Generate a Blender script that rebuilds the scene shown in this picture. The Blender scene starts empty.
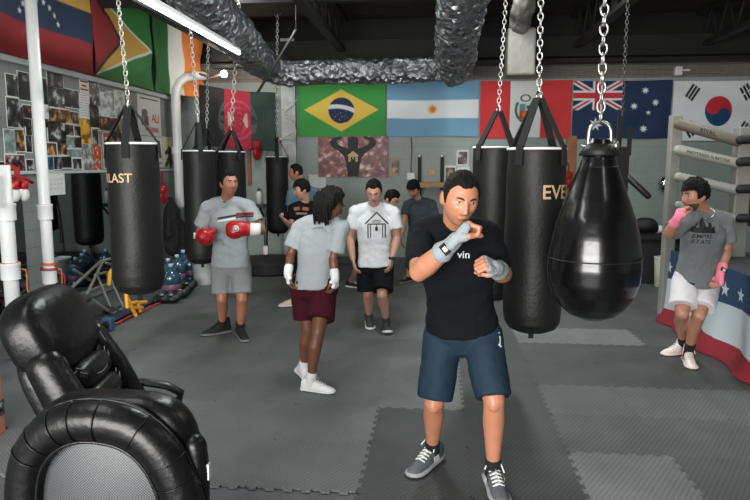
import bpy, bmesh, math, random
from mathutils import Vector as V, Matrix, Quaternion, noise
from mathutils.bvhtree import BVHTree
random.seed(7)
SC = bpy.context.scene
COL = SC.collection
PI = math.pi

# ------------------------------------------------------------------ camera, world, lights
F, CH = 640.0, 1.72
PIT = math.atan(86/F)
YAW = math.atan(63/F*math.cos(PIT))
cd = bpy.data.cameras.new('camera'); cam = bpy.data.objects.new('camera', cd); COL.objects.link(cam)
cd.sensor_width = 36.0; cd.lens = F/750*36.0; cd.clip_start = .05; cd.clip_end = 100
cam.location = (0, 0, CH); cam.rotation_euler = (PI/2-PIT, 0, YAW)
SC.camera = cam
SC.view_settings.view_transform = 'Standard'; SC.view_settings.look = 'None'
SC.view_settings.gamma = 1; SC.view_settings.use_curve_mapping = False
SC.view_settings.exposure = 0.06
wd = bpy.data.worlds.new('world'); SC.world = wd; wd.use_nodes = True
wd.node_tree.nodes['Background'].inputs[0].default_value = (.75, .88, 1, 1)
wd.node_tree.nodes['Background'].inputs[1].default_value = .5

def area(name, loc, tgt, sx, sy, power, col=(1, 1, 1)):
    l = bpy.data.lights.new(name, 'AREA'); l.shape = 'RECTANGLE'; l.size = sx; l.size_y = sy
    l.energy = power; l.color = col
    o = bpy.data.objects.new(name, l); COL.objects.link(o); o.location = loc
    o.rotation_euler = (V(tgt)-V(loc)).to_track_quat('-Z', 'Y').to_euler()
    return o
area('daylight_door', (-1.7, -2.6, 1.6), (-.6, 4, 1.0), 4.5, 2.5, 760, (1, .98, .95))
for X, Y, Z, e in ((-1.9, 1.6, 3.4, 24), (1.6, 2.0, 3.4, 10), (-.8, 4.9, 3.45, 62), (2.7, 4.9, 3.45, 26), (-2.6, 7.6, 4.03, 70), (.6, 7.2, 4.03, 130), (3.2, 7.2, 4.03, 40)):
    area('ceiling_strip', (X, Y, Z), (X, Y+.001, 0), .25, 1.7, e, (.95, 1, .98))

# ------------------------------------------------------------------ pixel -> world helpers (surveying the photograph)
cf = V((-math.sin(YAW)*math.cos(PIT), math.cos(YAW)*math.cos(PIT), -math.sin(PIT)))
cr = V((math.cos(YAW), math.sin(YAW), 0)); cu = cr.cross(cf); CP = V((0, 0, CH))
def ray(x, y): return cf+cr*((x-375)/F)-cu*((y-250)/F)
def W(x, y, Y): d = ray(x, y); return CP+d*(Y/d.y)
def WX(x, y, X): d = ray(x, y); return CP+d*(X/d.x)
def FL(x, y, z=0.0): d = ray(x, y); return CP+d*((z-CH)/d.z)

# ------------------------------------------------------------------ materials
def lin(c):
    c = c/255.0
    return c/12.92 if c <= .04045 else ((c+.055)/1.055)**2.4
def S(r, g, b): return (lin(r), lin(g), lin(b), 1)
MATS = {}
def mat(name, col, rough=.6, metal=0.0, bump=0.0, bscale=30.0, var=0.0, vscale=4.0, emit=None, coat=0.0, spec=.5, col2=None, trans=0.0):
    if name in MATS: return MATS[name]
    m = bpy.data.materials.new(name); m.use_nodes = True; nt = m.node_tree; b = nt.nodes['Principled BSDF']
    b.inputs['Base Color'].default_value = col; b.inputs['Roughness'].default_value = rough
    b.inputs['Metallic'].default_value = metal; b.inputs['Specular IOR Level'].default_value = spec
    b.inputs['Coat Weight'].default_value = coat; b.inputs['Transmission Weight'].default_value = trans
    tc = nt.nodes.new('ShaderNodeTexCoord')
    if var or col2:
        n = nt.nodes.new('ShaderNodeTexNoise'); n.inputs['Scale'].default_value = vscale; n.inputs['Detail'].default_value = 5
        nt.links.new(tc.outputs['Object'], n.inputs['Vector'])
        r = nt.nodes.new('ShaderNodeValToRGB'); r.color_ramp.elements[0].position = .3; r.color_ramp.elements[1].position = .7
        c2 = col2 or tuple(min(1, c*(1+var)) for c in col[:3])+(1,)
        c1 = col if col2 else tuple(c*(1-var) for c in col[:3])+(1,)
        r.color_ramp.elements[0].color = c1; r.color_ramp.elements[1].color = c2
        nt.links.new(n.outputs['Fac'], r.inputs['Fac']); nt.links.new(r.outputs['Color'], b.inputs['Base Color'])
    if bump:
        n = nt.nodes.new('ShaderNodeTexNoise'); n.inputs['Scale'].default_value = bscale; n.inputs['Detail'].default_value = 4
        nt.links.new(tc.outputs['Object'], n.inputs['Vector'])
        bp = nt.nodes.new('ShaderNodeBump'); bp.inputs['Strength'].default_value = bump; bp.inputs['Distance'].default_value = .02
        nt.links.new(n.outputs['Fac'], bp.inputs['Height']); nt.links.new(bp.outputs['Normal'], b.inputs['Normal'])
    if emit:
        b.inputs['Emission Color'].default_value = emit[0]; b.inputs['Emission Strength'].default_value = emit[1]
    MATS[name] = m
    return m
def attr_mat(name, rough=.8, bump=0.0, bscale=40):
    m = mat(name, (1, 1, 1, 1), rough, bump=bump, bscale=bscale); nt = m.node_tree
    if not any(n.type == 'ATTRIBUTE' for n in nt.nodes):
        a = nt.nodes.new('ShaderNodeAttribute'); a.attribute_name = 'Col'
        nt.links.new(a.outputs['Color'], nt.nodes['Principled BSDF'].inputs['Base Color'])
    return m
def photo_mat(name, ca, cb, cc, scale=9.0):
    m = bpy.data.materials.new(name); m.use_nodes = True; nt = m.node_tree; b = nt.nodes['Principled BSDF']
    b.inputs['Roughness'].default_value = .45
    tc = nt.nodes.new('ShaderNodeTexCoord'); oi = nt.nodes.new('ShaderNodeObjectInfo')
    mp = nt.nodes.new('ShaderNodeMapping'); mu = nt.nodes.new('ShaderNodeVectorMath'); mu.operation = 'SCALE'
    mu.inputs[0].default_value = (37, 91, 53)
    nt.links.new(oi.outputs['Random'], mu.inputs['Scale'])
    nt.links.new(tc.outputs['Object'], mp.inputs['Vector']); nt.links.new(mu.outputs[0], mp.inputs['Location'])
    n = nt.nodes.new('ShaderNodeTexNoise'); n.inputs['Scale'].default_value = scale; n.inputs['Detail'].default_value = 3
    nt.links.new(mp.outputs[0], n.inputs['Vector'])
    r = nt.nodes.new('ShaderNodeValToRGB'); e = r.color_ramp.elements
    e[0].position = .40; e[0].color = ca; e[1].position = .68; e[1].color = cc; x = e.new(.55); x.color = cb
    nt.links.new(n.outputs['Fac'], r.inputs['Fac']); nt.links.new(r.outputs['Color'], b.inputs['Base Color'])
    MATS[name] = m
    return m

BLACKVINYL = mat('black_vinyl', S(20, 20, 20), .5, bump=.12, bscale=45, var=.15, spec=.32)
GLOSSVINYL = mat('gloss_vinyl', S(10, 10, 11), .21, bump=.14, bscale=7, coat=.2)
LEATHER = mat('chair_leather', S(12, 12, 13), .33, bump=.16, bscale=26, spec=.3)
WEBBING = mat('black_webbing', S(14, 14, 15), .85, bump=.2, bscale=200)
STEEL = mat('chain_steel', S(200, 198, 190), .3, 1.0)
DARKSTEEL = mat('dark_steel', S(95, 93, 90), .4, 1.0)
FOIL = mat('foil', S(150, 152, 156), .33, .85)
def _foil():
    nt = FOIL.node_tree; b = nt.nodes['Principled BSDF']; tc = nt.nodes.new('ShaderNodeTexCoord'); vo = nt.nodes.new('ShaderNodeTexVoronoi'); vo.inputs['Scale'].default_value = 11
    no = nt.nodes.new('ShaderNodeTexNoise'); no.inputs['Scale'].default_value = 9; no.inputs['Detail'].default_value = 5; no.inputs['Distortion'].default_value = 1.2
    ad = nt.nodes.new('ShaderNodeMath'); ad.operation = 'ADD'; nt.links.new(tc.outputs['Object'], vo.inputs['Vector']); nt.links.new(tc.outputs['Object'], no.inputs['Vector'])
    nt.links.new(vo.outputs['Distance'], ad.inputs[0]); nt.links.new(no.outputs['Fac'], ad.inputs[1])
    bp = nt.nodes.new('ShaderNodeBump'); bp.inputs['Strength'].default_value = 1.0; bp.inputs['Distance'].default_value = .07
    nt.links.new(ad.outputs[0], bp.inputs['Height']); nt.links.new(bp.outputs['Normal'], b.inputs['Normal'])
_foil()
PVC = mat('white_pvc', S(212, 214, 214), .35, var=.05, vscale=3)
WHITE = mat('white_paint', S(215, 216, 215), .5)
PAPER = mat('white_paper', S(205, 206, 204), .7)
BLACK = mat('flat_black', S(15, 15, 16), .7)
BLACKPLASTIC = mat('black_plastic', S(20, 20, 22), .4)
DARKBEAM = mat('dark_beam', S(15, 14, 13), .8, var=.2)
RED = mat('red_leather', S(165, 18, 28), .35, bump=.1, bscale=25)
REDCLOTH = mat('red_cloth', S(150, 20, 30), .8)
WOOD = mat('shelf_wood', S(165, 130, 85), .6, var=.2, vscale=12)
ORANGEWOOD = mat('door_wood', S(150, 92, 52), .55, var=.25, vscale=8)
YELLOW = mat('yellow_paint', S(225, 160, 40), .5)
GOLD = mat('beige_print', S(190, 160, 120), .6)
GREYPAD = mat('grey_pad', S(125, 124, 119), .6, var=.06)

# ------------------------------------------------------------------ geometry container
class G:
    def __init__(s): s.v = []; s.f = []
    def loft(s, rings, c0=True, c1=True):
        n = len(rings[0]); b = len(s.v)
        for r in rings: s.v += [V(p) for p in r]
        for i in range(len(rings)-1):
            for j in range(n):
                a = b+i*n+j; c = b+i*n+(j+1) % n
                s.f.append((a, c, c+n, a+n))
        if c0: s.f.append(tuple(b+j for j in range(n))[::-1])
        if c1: s.f.append(tuple(b+(len(rings)-1)*n+j for j in range(n)))
        return s
    def tube(s, pts, rad, n=12, caps=(1, 1), up=None, ax=(1, 1)):
        pts = [V(p) for p in pts]; m = len(pts)
        if not isinstance(rad, (list, tuple)): rad = [rad]*m
        tan = []
        for i in range(m):
            t = (pts[min(i+1, m-1)]-pts[max(i-1, 0)])
            tan.append(t.normalized() if t.length > 1e-9 else V((0, 0, 1)))
        u = V(up) if up else V((0, 0, 1))
        if abs(u.dot(tan[0])) > .95: u = V((1, 0, 0))
        rings = []
        def ring(c, t, uu, r):
            w = t.cross(uu).normalized(); uu2 = w.cross(t)
            return [c+w*(math.cos(k*2*PI/n)*r*ax[0])+uu2*(math.sin(k*2*PI/n)*r*ax[1]) for k in range(n)]
        for i in range(m):
            u = (u-tan[i]*u.dot(tan[i])).normalized()
            if i == 0 and caps[0]:
                for a in (80, 55, 28): rings.append(ring(pts[0]-tan[0]*rad[0]*math.sin(math.radians(a)), tan[0], u, rad[0]*math.cos(math.radians(a))))
            rings.append(ring(pts[i], tan[i], u, rad[i]))
            if i == m-1 and caps[1]:
                for a in (28, 55, 80): rings.append(ring(pts[i]+tan[i]*rad[i]*math.sin(math.radians(a)), tan[i], u, rad[i]*math.cos(math.radians(a))))
        return s.loft(rings)
    def ell(s, c, r, R=None, n=16, e1=1.0, e2=1.0):
        c = V(c); rings = []
        def sp(x, e): return math.copysign(abs(x)**e, x)
        m = max(6, n//2)
        for i in range(1, m):
            a = -PI/2+PI*i/m
            if e1 != 1: a = -PI/2*.999+PI*.999*i/m
            rg = []
            for j in range(n):
                b = 2*PI*j/n
                p = V((r[0]*sp(math.cos(a), e1)*sp(math.cos(b), e2), r[1]*sp(math.cos(a), e1)*sp(math.sin(b), e2), r[2]*sp(math.sin(a), e1)))
                rg.append(c+(R @ p if R else p))
            rings.append(rg)
        return s.loft(rings)
    def box(s, c, d, R=None):
        c = V(c); b = len(s.v)
        for x in (-.5, .5):
            for y in (-.5, .5):
                for z in (-.5, .5):
                    p = V((x*d[0], y*d[1], z*d[2])); s.v.append(c+(R @ p if R else p))
        for q in ((0, 1, 3, 2), (4, 6, 7, 5), (0, 4, 5, 1), (2, 3, 7, 6), (0, 2, 6, 4), (1, 5, 7, 3)): s.f.append(tuple(b+i for i in q))
        return s
    def bar(s, a, b, w, h, up=(0, 0, 1)):
        a = V(a); b = V(b); t = (b-a).normalized(); u = V(up)
        if abs(t.dot(u)) > .98: u = V((0, 1, 0))
        x = t.cross(u).normalized(); z = x.cross(t)
        return s.box((a+b)/2, (w, (b-a).length, h), Matrix((x, t, z)).transposed())
    def lathe(s, prof, c=(0, 0, 0), n=32, R=None):
        c = V(c); rings = []
        for r, z in prof:
            rings.append([c+(R @ V((r*math.cos(2*PI*k/n), r*math.sin(2*PI*k/n), z)) if R else V((r*math.cos(2*PI*k/n), r*math.sin(2*PI*k/n), z))) for k in range(n)])
        return s.loft(rings)
    def torus(s, c, R, r, ax=(0, 0, 1), n=24, k=8, stretch=1.0, sdir=None):
        ax = V(ax).normalized(); x = V(sdir).normalized() if sdir else (V((1, 0, 0)) if abs(ax.x) < .8 else V((0, 1, 0)))
        x = (x-ax*x.dot(ax)).normalized(); y = ax.cross(x); c = V(c); b = len(s.v)
        for i in range(n):
            a = 2*PI*i/n; d = x*(math.cos(a))+y*math.sin(a); p = c+x*math.cos(a)*R*stretch+y*math.sin(a)*R
            for j in range(k):
                q = 2*PI*j/k; s.v.append(p+d*(r*math.cos(q))+ax*(r*math.sin(q)))
        for i in range(n):
            for j in range(k):
                s.f.append((b+i*k+j, b+((i+1) % n)*k+j, b+((i+1) % n)*k+(j+1) % k, b+i*k+(j+1) % k))
        return s
    def prism(s, pts, o, x, y, t):
        o = V(o); x = V(x); y = V(y); nrm = x.cross(y).normalized()*t; n = len(pts)
        return s.loft([[o+x*p[0]+y*p[1] for p in pts], [o+x*p[0]+y*p[1]+nrm for p in pts]])

def world_off(p):
    o = V((0, 0, 0))
    while p: o += p.location; p = p.parent
    return o
def mk(name, g, m, parent=None, smooth=True, local=False, loc=None, mods=()):
    me = bpy.data.meshes.new(name)
    off = V((0, 0, 0))
    if loc is not None: off = V(loc)
    elif parent and not local: off = world_off(parent)
    me.from_pydata([tuple(p-off) for p in g.v], [], g.f)
    bm = bmesh.new(); bm.from_mesh(me); bmesh.ops.recalc_face_normals(bm, faces=bm.faces); bm.to_mesh(me); bm.free()
    if smooth:
        me.polygons.foreach_set('use_smooth', [True]*len(me.polygons))
        if smooth == 'auto':
            try: me.set_sharp_from_angle(angle=math.radians(38))
            except Exception: pass
    o = bpy.data.objects.new(name, me); COL.objects.link(o)
    for q in (m if isinstance(m, (list, tuple)) else [m]): me.materials.append(q)
    if loc is not None: o.location = loc
    if parent: o.parent = parent
    for f in mods: f(o)
    return o
def tag(o, label=None, cat=None, group=None, kind=None):
    if label: o['label'] = label
    if cat: o['category'] = cat
    if group: o['group'] = group
    if kind: o['kind'] = kind
    return o
def empty(name, loc, label, cat, group=None, rz=0):
    o = bpy.data.objects.new(name, None); COL.objects.link(o); o.location = loc; o.rotation_euler = (0, 0, rz); o.empty_display_size = .1
    return tag(o, label, cat, group)
def bevel(w, seg=2):
    def f(o):
        m = o.modifiers.new('bevel', 'BEVEL'); m.width = w; m.segments = seg; m.limit_method = 'ANGLE'
    return f
def remesh(vx, it=3, fac=.5):
    def f(o):
        m = o.modifiers.new('remesh', 'REMESH'); m.mode = 'VOXEL'; m.voxel_size = vx; m.use_smooth_shade = True
        if it:
            k = o.modifiers.new('smooth', 'SMOOTH'); k.factor = fac; k.iterations = it
    return f
TEX = {}
def wrinkle(st, size):
    def f(o):
        if size not in TEX:
            t = bpy.data.textures.new('clouds%g' % size, 'CLOUDS'); t.noise_scale = size; t.noise_depth = 2; TEX[size] = t
        m = o.modifiers.new('folds', 'DISPLACE'); m.texture = TEX[size]; m.strength = st; m.mid_level = .5; m.texture_coords = 'LOCAL'
    return f
def text_geo(txt, size):
    cu_ = bpy.data.curves.new('t', 'FONT'); cu_.body = txt; cu_.size = size; cu_.align_x = 'CENTER'; cu_.align_y = 'CENTER'
    cu_.offset = size*.012
    o = bpy.data.objects.new('t', cu_); COL.objects.link(o)
    bpy.context.view_layer.update()
    me = bpy.data.meshes.new_from_object(o.evaluated_get(bpy.context.evaluated_depsgraph_get()))
    bm = bmesh.new(); bm.from_mesh(me); bmesh.ops.triangulate(bm, faces=bm.faces)
    bmesh.ops.subdivide_edges(bm, edges=[e for e in bm.edges if e.calc_length() > size*.3], cuts=1)
    bmesh.ops.triangulate(bm, faces=bm.faces)
    r = ([tuple(v.co) for v in bm.verts], [tuple(v.index for v in f.verts) for f in bm.faces])
    bm.free(); bpy.data.objects.remove(o); bpy.data.curves.remove(cu_); bpy.data.meshes.remove(me)
    return r
def flat_text(g, txt, size, o, x, y, lift=.002):
    vs, fs = text_geo(txt, size); x = V(x).normalized(); y = V(y).normalized(); n = x.cross(y)
    b = len(g.v); g.v += [V(o)+x*p[0]+y*p[1]+n*lift for p in vs]; g.f += [tuple(b+i for i in f) for f in fs]
    return g
def sheet(fn, cfn, nu, nv, name, m, parent=None, thick=0.0, loc=None):
    """grid cloth: fn(u,v)->point, cfn(u,v)->linear rgb, v runs downwards"""
    g = G()
    for j in range(nv+1):
        for i in range(nu+1): g.v.append(V(fn(i/nu, j/nv)))
    for j in range(nv):
        for i in range(nu):
            a = j*(nu+1)+i; g.f.append((a, a+1, a+nu+2, a+nu+1))
    o = mk(name, g, m, parent, loc=loc)
    ca = o.data.color_attributes.new('Col', 'FLOAT_COLOR', 'POINT')
    cols = []
    for j in range(nv+1):
        for i in range(nu+1):
            c = cfn(i/nu, j/nv); cols += [c[0], c[1], c[2], 1]
    ca.data.foreach_set('color', cols)
    if thick:
        md = o.modifiers.new('thick', 'SOLIDIFY'); md.thickness = thick
    return o

# ------------------------------------------------------------------ the room
LX, RX, BY, FY, TOP = -4.45, 6.6, 10.97, -3.0, 4.1
def block_mat(name, c, mortar, bx=.4, by=.2):
    m = bpy.data.materials.new(name); m.use_nodes = True; nt = m.node_tree; b = nt.nodes['Principled BSDF']
    tc = nt.nodes.new('ShaderNodeTexCoord'); br = nt.nodes.new('ShaderNodeTexBrick')
    sx = nt.nodes.new('ShaderNodeSeparateXYZ'); cx = nt.nodes.new('ShaderNodeCombineXYZ'); ad = nt.nodes.new('ShaderNodeMath'); ad.operation = 'ADD'
    nt.links.new(tc.outputs['Object'], sx.inputs[0]); nt.links.new(sx.outputs[0], ad.inputs[0]); nt.links.new(sx.outputs[1], ad.inputs[1])
    nt.links.new(ad.outputs[0], cx.inputs[0]); nt.links.new(sx.outputs[2], cx.inputs[1]); nt.links.new(cx.outputs[0], br.inputs['Vector'])
    br.inputs['Scale'].default_value = 1; br.inputs['Brick Width'].default_value = bx; br.inputs['Row Height'].default_value = by
    br.inputs['Mortar Size'].default_value = .004; br.inputs['Mortar Smooth'].default_value = .4
    br.inputs['Color1'].default_value = c; br.inputs['Color2'].default_value = tuple(x*.94 for x in c[:3])+(1,); br.inputs['Mortar'].default_value = mortar
    n = nt.nodes.new('ShaderNodeTexNoise'); n.inputs['Scale'].default_value = 2.2; n.inputs['Detail'].default_value = 6
    nt.links.new(tc.outputs['Object'], n.inputs['Vector'])
    mr = nt.nodes.new('ShaderNodeMapRange'); mr.inputs[3].default_value = .82; mr.inputs[4].default_value = 1.12
    nt.links.new(n.outputs['Fac'], mr.inputs[0])
    mx = nt.nodes.new('ShaderNodeMix'); mx.data_type = 'RGBA'; mx.blend_type = 'MULTIPLY'; mx.inputs[0].default_value = 1
    nt.links.new(br.outputs['Color'], mx.inputs[6]); nt.links.new(mr.outputs[0], mx.inputs[7]); nt.links.new(mx.outputs[2], b.inputs['Base Color'])
    bp = nt.nodes.new('ShaderNodeBump'); bp.inputs['Strength'].default_value = .35; bp.inputs['Distance'].default_value = .006; bp.invert = True
    nt.links.new(br.outputs['Fac'], bp.inputs['Height']); nt.links.new(bp.outputs['Normal'], b.inputs['Normal'])
    b.inputs['Roughness'].default_value = .6
    return m
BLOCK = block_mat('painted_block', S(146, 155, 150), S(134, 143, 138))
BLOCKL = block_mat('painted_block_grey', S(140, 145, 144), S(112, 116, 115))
BRICK = block_mat('dark_brick', S(120, 112, 106), S(70, 66, 62), .21, .075)
DECK = mat('roof_deck', S(50, 43, 36), .9, var=.35, vscale=1.5, bump=.3, bscale=6)
def struct(name, g, m, **k): return tag(mk(name, g, m, smooth=False, **k), kind='structure')
struct('wall_back', G().box(((LX+RX)/2, BY+.1, 1.55), (RX-LX+.4, .2, 3.1)), BLOCK)
struct('wall_back_brick', G().box(((LX+RX)/2, BY+.1, 3.26), (RX-LX+.4, .2, .32)), BRICK)
struct('wall_back_top', G().box(((LX+RX)/2, BY+.1, (3.42+TOP)/2), (RX-LX+.4, .2, TOP-3.42)), DARKBEAM)
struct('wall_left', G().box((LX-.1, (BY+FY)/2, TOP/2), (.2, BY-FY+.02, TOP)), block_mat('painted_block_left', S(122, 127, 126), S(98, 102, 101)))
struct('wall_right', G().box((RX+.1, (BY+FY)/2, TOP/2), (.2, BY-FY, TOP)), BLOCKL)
g = G(); g.box((-4.3, FY-.1, TOP/2), (.5, .2, TOP)); g.box((3.65, FY-.1, TOP/2), (6.1, .2, TOP)); g.box((-1.75, FY-.1, 3.55), (4.7, .2, 1.1))
struct('wall_front', g, BLOCKL)
struct('ceiling', G().box(((LX+RX)/2, (BY+FY)/2, TOP+.06), (RX-LX+.4, BY-FY+.4, .12)), DECK)
# slab and mats
struct('floor', G().box(((LX+RX)/2, (BY+FY)/2, -.075), (RX-LX+.4, BY-FY+.4, .12)), mat('concrete', S(86, 90, 94), .55, var=.3, vscale=3, col2=S(72, 70, 70)))
def mat_floor():
    m = bpy.data.materials.new('rubber_mat'); m.use_nodes = True; nt = m.node_tree; b = nt.nodes['Principled BSDF']
    a = nt.nodes.new('ShaderNodeAttribute'); a.attribute_name = 'Col'
    tc = nt.nodes.new('ShaderNodeTexCoord')
    n = nt.nodes.new('ShaderNodeTexNoise'); n.inputs['Scale'].default_value = 1.7; n.inputs['Detail'].default_value = 9; n.inputs['Roughness'].default_value = .65
    nt.links.new(tc.outputs['Object'], n.inputs['Vector'])
    mr = nt.nodes.new('ShaderNodeMapRange'); mr.inputs[1].default_value = .3; mr.inputs[2].default_value = .7; mr.inputs[3].default_value = .78; mr.inputs[4].default_value = 1.22
    nt.links.new(n.outputs['Fac'], mr.inputs[0])
    mx = nt.nodes.new('ShaderNodeMix'); mx.data_type = 'RGBA'; mx.blend_type = 'MULTIPLY'; mx.inputs[0].default_value = 1
    nt.links.new(a.outputs['Color'], mx.inputs[6]); nt.links.new(mr.outputs[0], mx.inputs[7])
    # raised lozenge tread: two crossed sine bands
    ws = []
    for ang in (32, -48):
        w = nt.nodes.new('ShaderNodeMapping'); w.inputs['Rotation'].default_value = (0, 0, math.radians(ang)); nt.links.new(tc.outputs['Object'], w.inputs['Vector'])
        wv = nt.nodes.new('ShaderNodeTexWave'); wv.inputs['Scale'].default_value = 12 if ang > 0 else 17; nt.links.new(w.outputs[0], wv.inputs['Vector']); ws.append(wv)
    br = nt.nodes.new('ShaderNodeMath'); br.operation = 'MULTIPLY'; nt.links.new(ws[0].outputs['Fac'], br.inputs[0]); nt.links.new(ws[1].outputs['Fac'], br.inputs[1])
    m3 = nt.nodes.new('ShaderNodeMapRange'); m3.inputs[3].default_value = .72; m3.inputs[4].default_value = 1.5; nt.links.new(br.outputs[0], m3.inputs[0])
    m2 = nt.nodes.new('ShaderNodeMix'); m2.data_type = 'RGBA'; m2.blend_type = 'MULTIPLY'; m2.inputs[0].default_value = .7
    nt.links.new(mx.outputs[2], m2.inputs[6]); nt.links.new(m3.outputs[0], m2.inputs[7])
    nt.links.new(m2.outputs[2], b.inputs['Base Color'])
    bp = nt.nodes.new('ShaderNodeBump'); bp.inputs['Strength'].default_value = .5; bp.inputs['Distance'].default_value = .003
    nt.links.new(br.outputs[0], bp.inputs['Height']); nt.links.new(bp.outputs['Normal'], b.inputs['Normal'])
    b.inputs['Roughness'].default_value = .55; b.inputs['Specular IOR Level'].default_value = .35
    return m
def tile_col(x, y):
    r = noise.random()*.5
    base = .135
    if x < -.4: base = .125+(.012 if int((x+20)*1.2) % 2 else 0)
    if x < -.4 and y < 4.96: base = .15
    if -.4 < x < .8 and y < 4.36: base = .062
    elif .2 < x < .8 and y < 9: base = .066
    elif x > .8:
        if y > 6.75: base = .09
        elif y > 6.15: base = .16 if x < 2.0 else .08
        elif y > 4.96: base = .07
        elif y > 4.36: base = .115
        elif y > 3.76: base = .095
        else: base = .17 if x < 1.4 else .085
    elif x > -.4 and y < 7: base = .15
    elif y > 7.6: base = .12
    base *= .9*(.9+.2*random.random())
    return (base*.93, base*1.0, base*.99)
def build_mats():
    g = G(); cols = []; T = .6; K = 12; gap = .0004
    def edge(ax_, fixed, s0, dirn):
        pts = []
        for k in range(K):
            t0 = s0+T*(k+.02)/K; t1 = s0+T*(k+.98)/K; off = .011 if k % 2 else -.011
            if k == 0: t0 = s0+.016
            if k == K-1: t1 = s0+T-.016
            for tt in (t0, t1): pts.append((tt, fixed+off))
        if ax_ == 'x': pts = [(p[0], p[1]) for p in pts]
        else: pts = [(p[1], p[0]) for p in pts]
        return pts if dirn > 0 else pts[::-1]
    for i in range(-5, 5+6):
        for j in range(-1, 14):
            x0 = -.4+T*i; y0 = 3.16+T*(j)
            if x0 < -.5 and y0 < 3.1: continue
            if y0+T > BY or x0 > 4.6: continue
            pts = edge('x', y0, x0, 1)+edge('y', x0+T, y0, 1)+edge('x', y0+T, x0, -1)+edge('y', x0, y0, -1)
            cx, cy = x0+T/2, y0+T/2; k = 1-2*gap/T
            pts = [(cx+(p[0]-cx)*k, cy+(p[1]-cy)*k) for p in pts]
            c = tile_col(cx, cy); b = len(g.v); n = len(pts)
            g.loft([[V((p[0], p[1], -.012)) for p in pts], [V((p[0], p[1], 0)) for p in pts]], False, True)
            cols += [c]*(2*n)
    o = mk('floor_mats', g, mat_floor(), smooth=False)
    ca = o.data.color_attributes.new('Col', 'FLOAT_COLOR', 'POINT')
    ca.data.foreach_set('color', [q for c in cols for q in (c[0], c[1], c[2], 1)])
    tag(o, kind='structure')
build_mats()
# wall trims and roof steel
struct('trim_1', G().box((LX+.02, 7, 2.80), (.05, 8.0, .06)), mat('pale_trim', S(175, 180, 180), .5))
struct('trim_2', G().box((LX+.012, 7, 1.625), (.03, 7.0, .03)), mat('pale_trim', S(175, 180, 180)))
struct('baseboard_back', G().box(((LX+RX)/2, BY-.012, .06), (RX-LX, .024, .12)), mat('base_grey', S(70, 74, 74), .6))
struct('trim_3', G().box((W(289, 110, BY-.05).x, BY-.05, 1.9), (.24, .1, 3.8)), mat('pale_pilaster', S(175, 180, 178), .6, var=.25, vscale=5))
g = G().bar((-3.7, 10.5, 3.52), (RX, 10.5, 3.52), .16, .30)
g.bar((-3.7, 10.5, 3.30), (RX, 10.5, 3.30), .24, .05)
struct('trim_4', g, DARKBEAM)
TRX = [-3.4, -1.55, .3, 2.1, 4.0, 5.6]
for k, X in enumerate(TRX):
    g = G(); zt, zb = 4.02, 3.52
    g.bar((X, 1, zt), (X, BY-.3, zt), .12, .07); g.bar((X, 1, zb), (X, BY-.3, zb), .12, .06)
    n = 34; d = (BY-.4-1)/n
    for i in range(n):
        a, b = (zt, zb) if i % 2 else (zb, zt)
        g.tube([(X, 1+d*i, a), (X, 1+d*(i+1), b)], .016, 6)
    struct('trim_%d' % (5+k), g, DARKBEAM)
for k, Y in enumerate((6.4, 8.3)):
    struct('trim_%d' % (11+k), G().bar((LX, Y, 3.8), (RX, Y, 3.8), .10, .12), DARKBEAM)
g = G()
for k, z in enumerate((3.17, 3.23, 3.27)):
    pts = []
    for i in range(60):
        x = -1.2+i*.12
        pts.append((x, BY-.03-.012*k, z+.02*math.sin(i*.35+k)))
    g.tube(pts, .011, 6)
tag(mk('cable_run', g, mat('grey_cable', S(125, 120, 112), .6)), 'bundle of grey cables running along the back wall above the flags', 'cable')
# mirrors on the left wall
MIR = mat('mirror_glass', S(150, 158, 160), .03, 1.0)
def mirror(y0, y1, label):
    t = empty('wall_mirror', (LX+.012, (y0+y1)/2, .12), label, 'mirror')
    mk('glass', G().box((LX+.008, (y0+y1)/2, .86), (.012, y1-y0, 1.48)), MIR, t, smooth=False)
    mk('rail', G().box((LX+.012, (y0+y1)/2, .11), (.02, y1-y0, .03)), GREYPAD, t, smooth=False)
ya = WX(24, 240, LX).y; yb = WX(45, 240, LX).y; yc = WX(126, 240, LX).y
mirror(ya-2.2, ya, 'wall mirror at the left edge, left of the grey wall pier')
mirror(yb, yc, 'wall mirror under the photo collage, reflecting black bags')

# ------------------------------------------------------------------ pipes, ducts, light fittings
def drain_pipe(px0, py0, X, r, joints, label, ztop=TOP-.02):
    b = WX(px0, py0, X); Y = b.y
    t = empty('drain_pipe', (X, Y, 0), label, 'pipe', None)
    mk('pipe', G().tube([(X, Y, 0), (X, Y, 1.2), (X, Y, ztop)], r, 24, (0, 0)), PVC, t)
    for z in joints:
        g = G().lathe([(r, z-.075), (r*1.28, z-.07), (r*1.3, z+.05), (r*1.36, z+.055), (r*1.36, z+.075), (r, z+.08)], (X, Y, 0), 24)
        mk('coupling', g, PVC, t, smooth='auto')
    return t, Y
PX = -3.75
t, Y1 = drain_pipe(47, 240, PX, .052, [WX(46, 212, PX).z, WX(52, 275, PX).z], 'tall white drain pipe with couplings, right one of the left pair')
t, Y0 = drain_pipe(8, 240, PX, .062, [WX(8, 212, PX).z, WX(8, 272, PX).z], 'white drain pipe at the left edge, behind the hanging mini gloves', ztop=WX(2, 165, PX).z)
def wrap_cord(Y, r, px, c, lab, zpx):
    z = WX(px, zpx, PX).z; pts = []
    for i in range(50):
        a = i*2*PI/20; pts.append((PX+math.cos(a)*(r+.006), Y+math.sin(a)*(r+.006), z-.0007*i))
    for i in range(1, 8): pts.append((PX+r+.02+.01*math.sin(i), Y+r+.01+.008*i, z-.035-.05*i))
    tag(mk('cord', G().tube(pts, .006, 6), c), lab, 'cord')
wrap_cord(Y1, .052*1.3, 52, REDCLOTH, 'red cord tied around the tall white drain pipe', 266)
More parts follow.
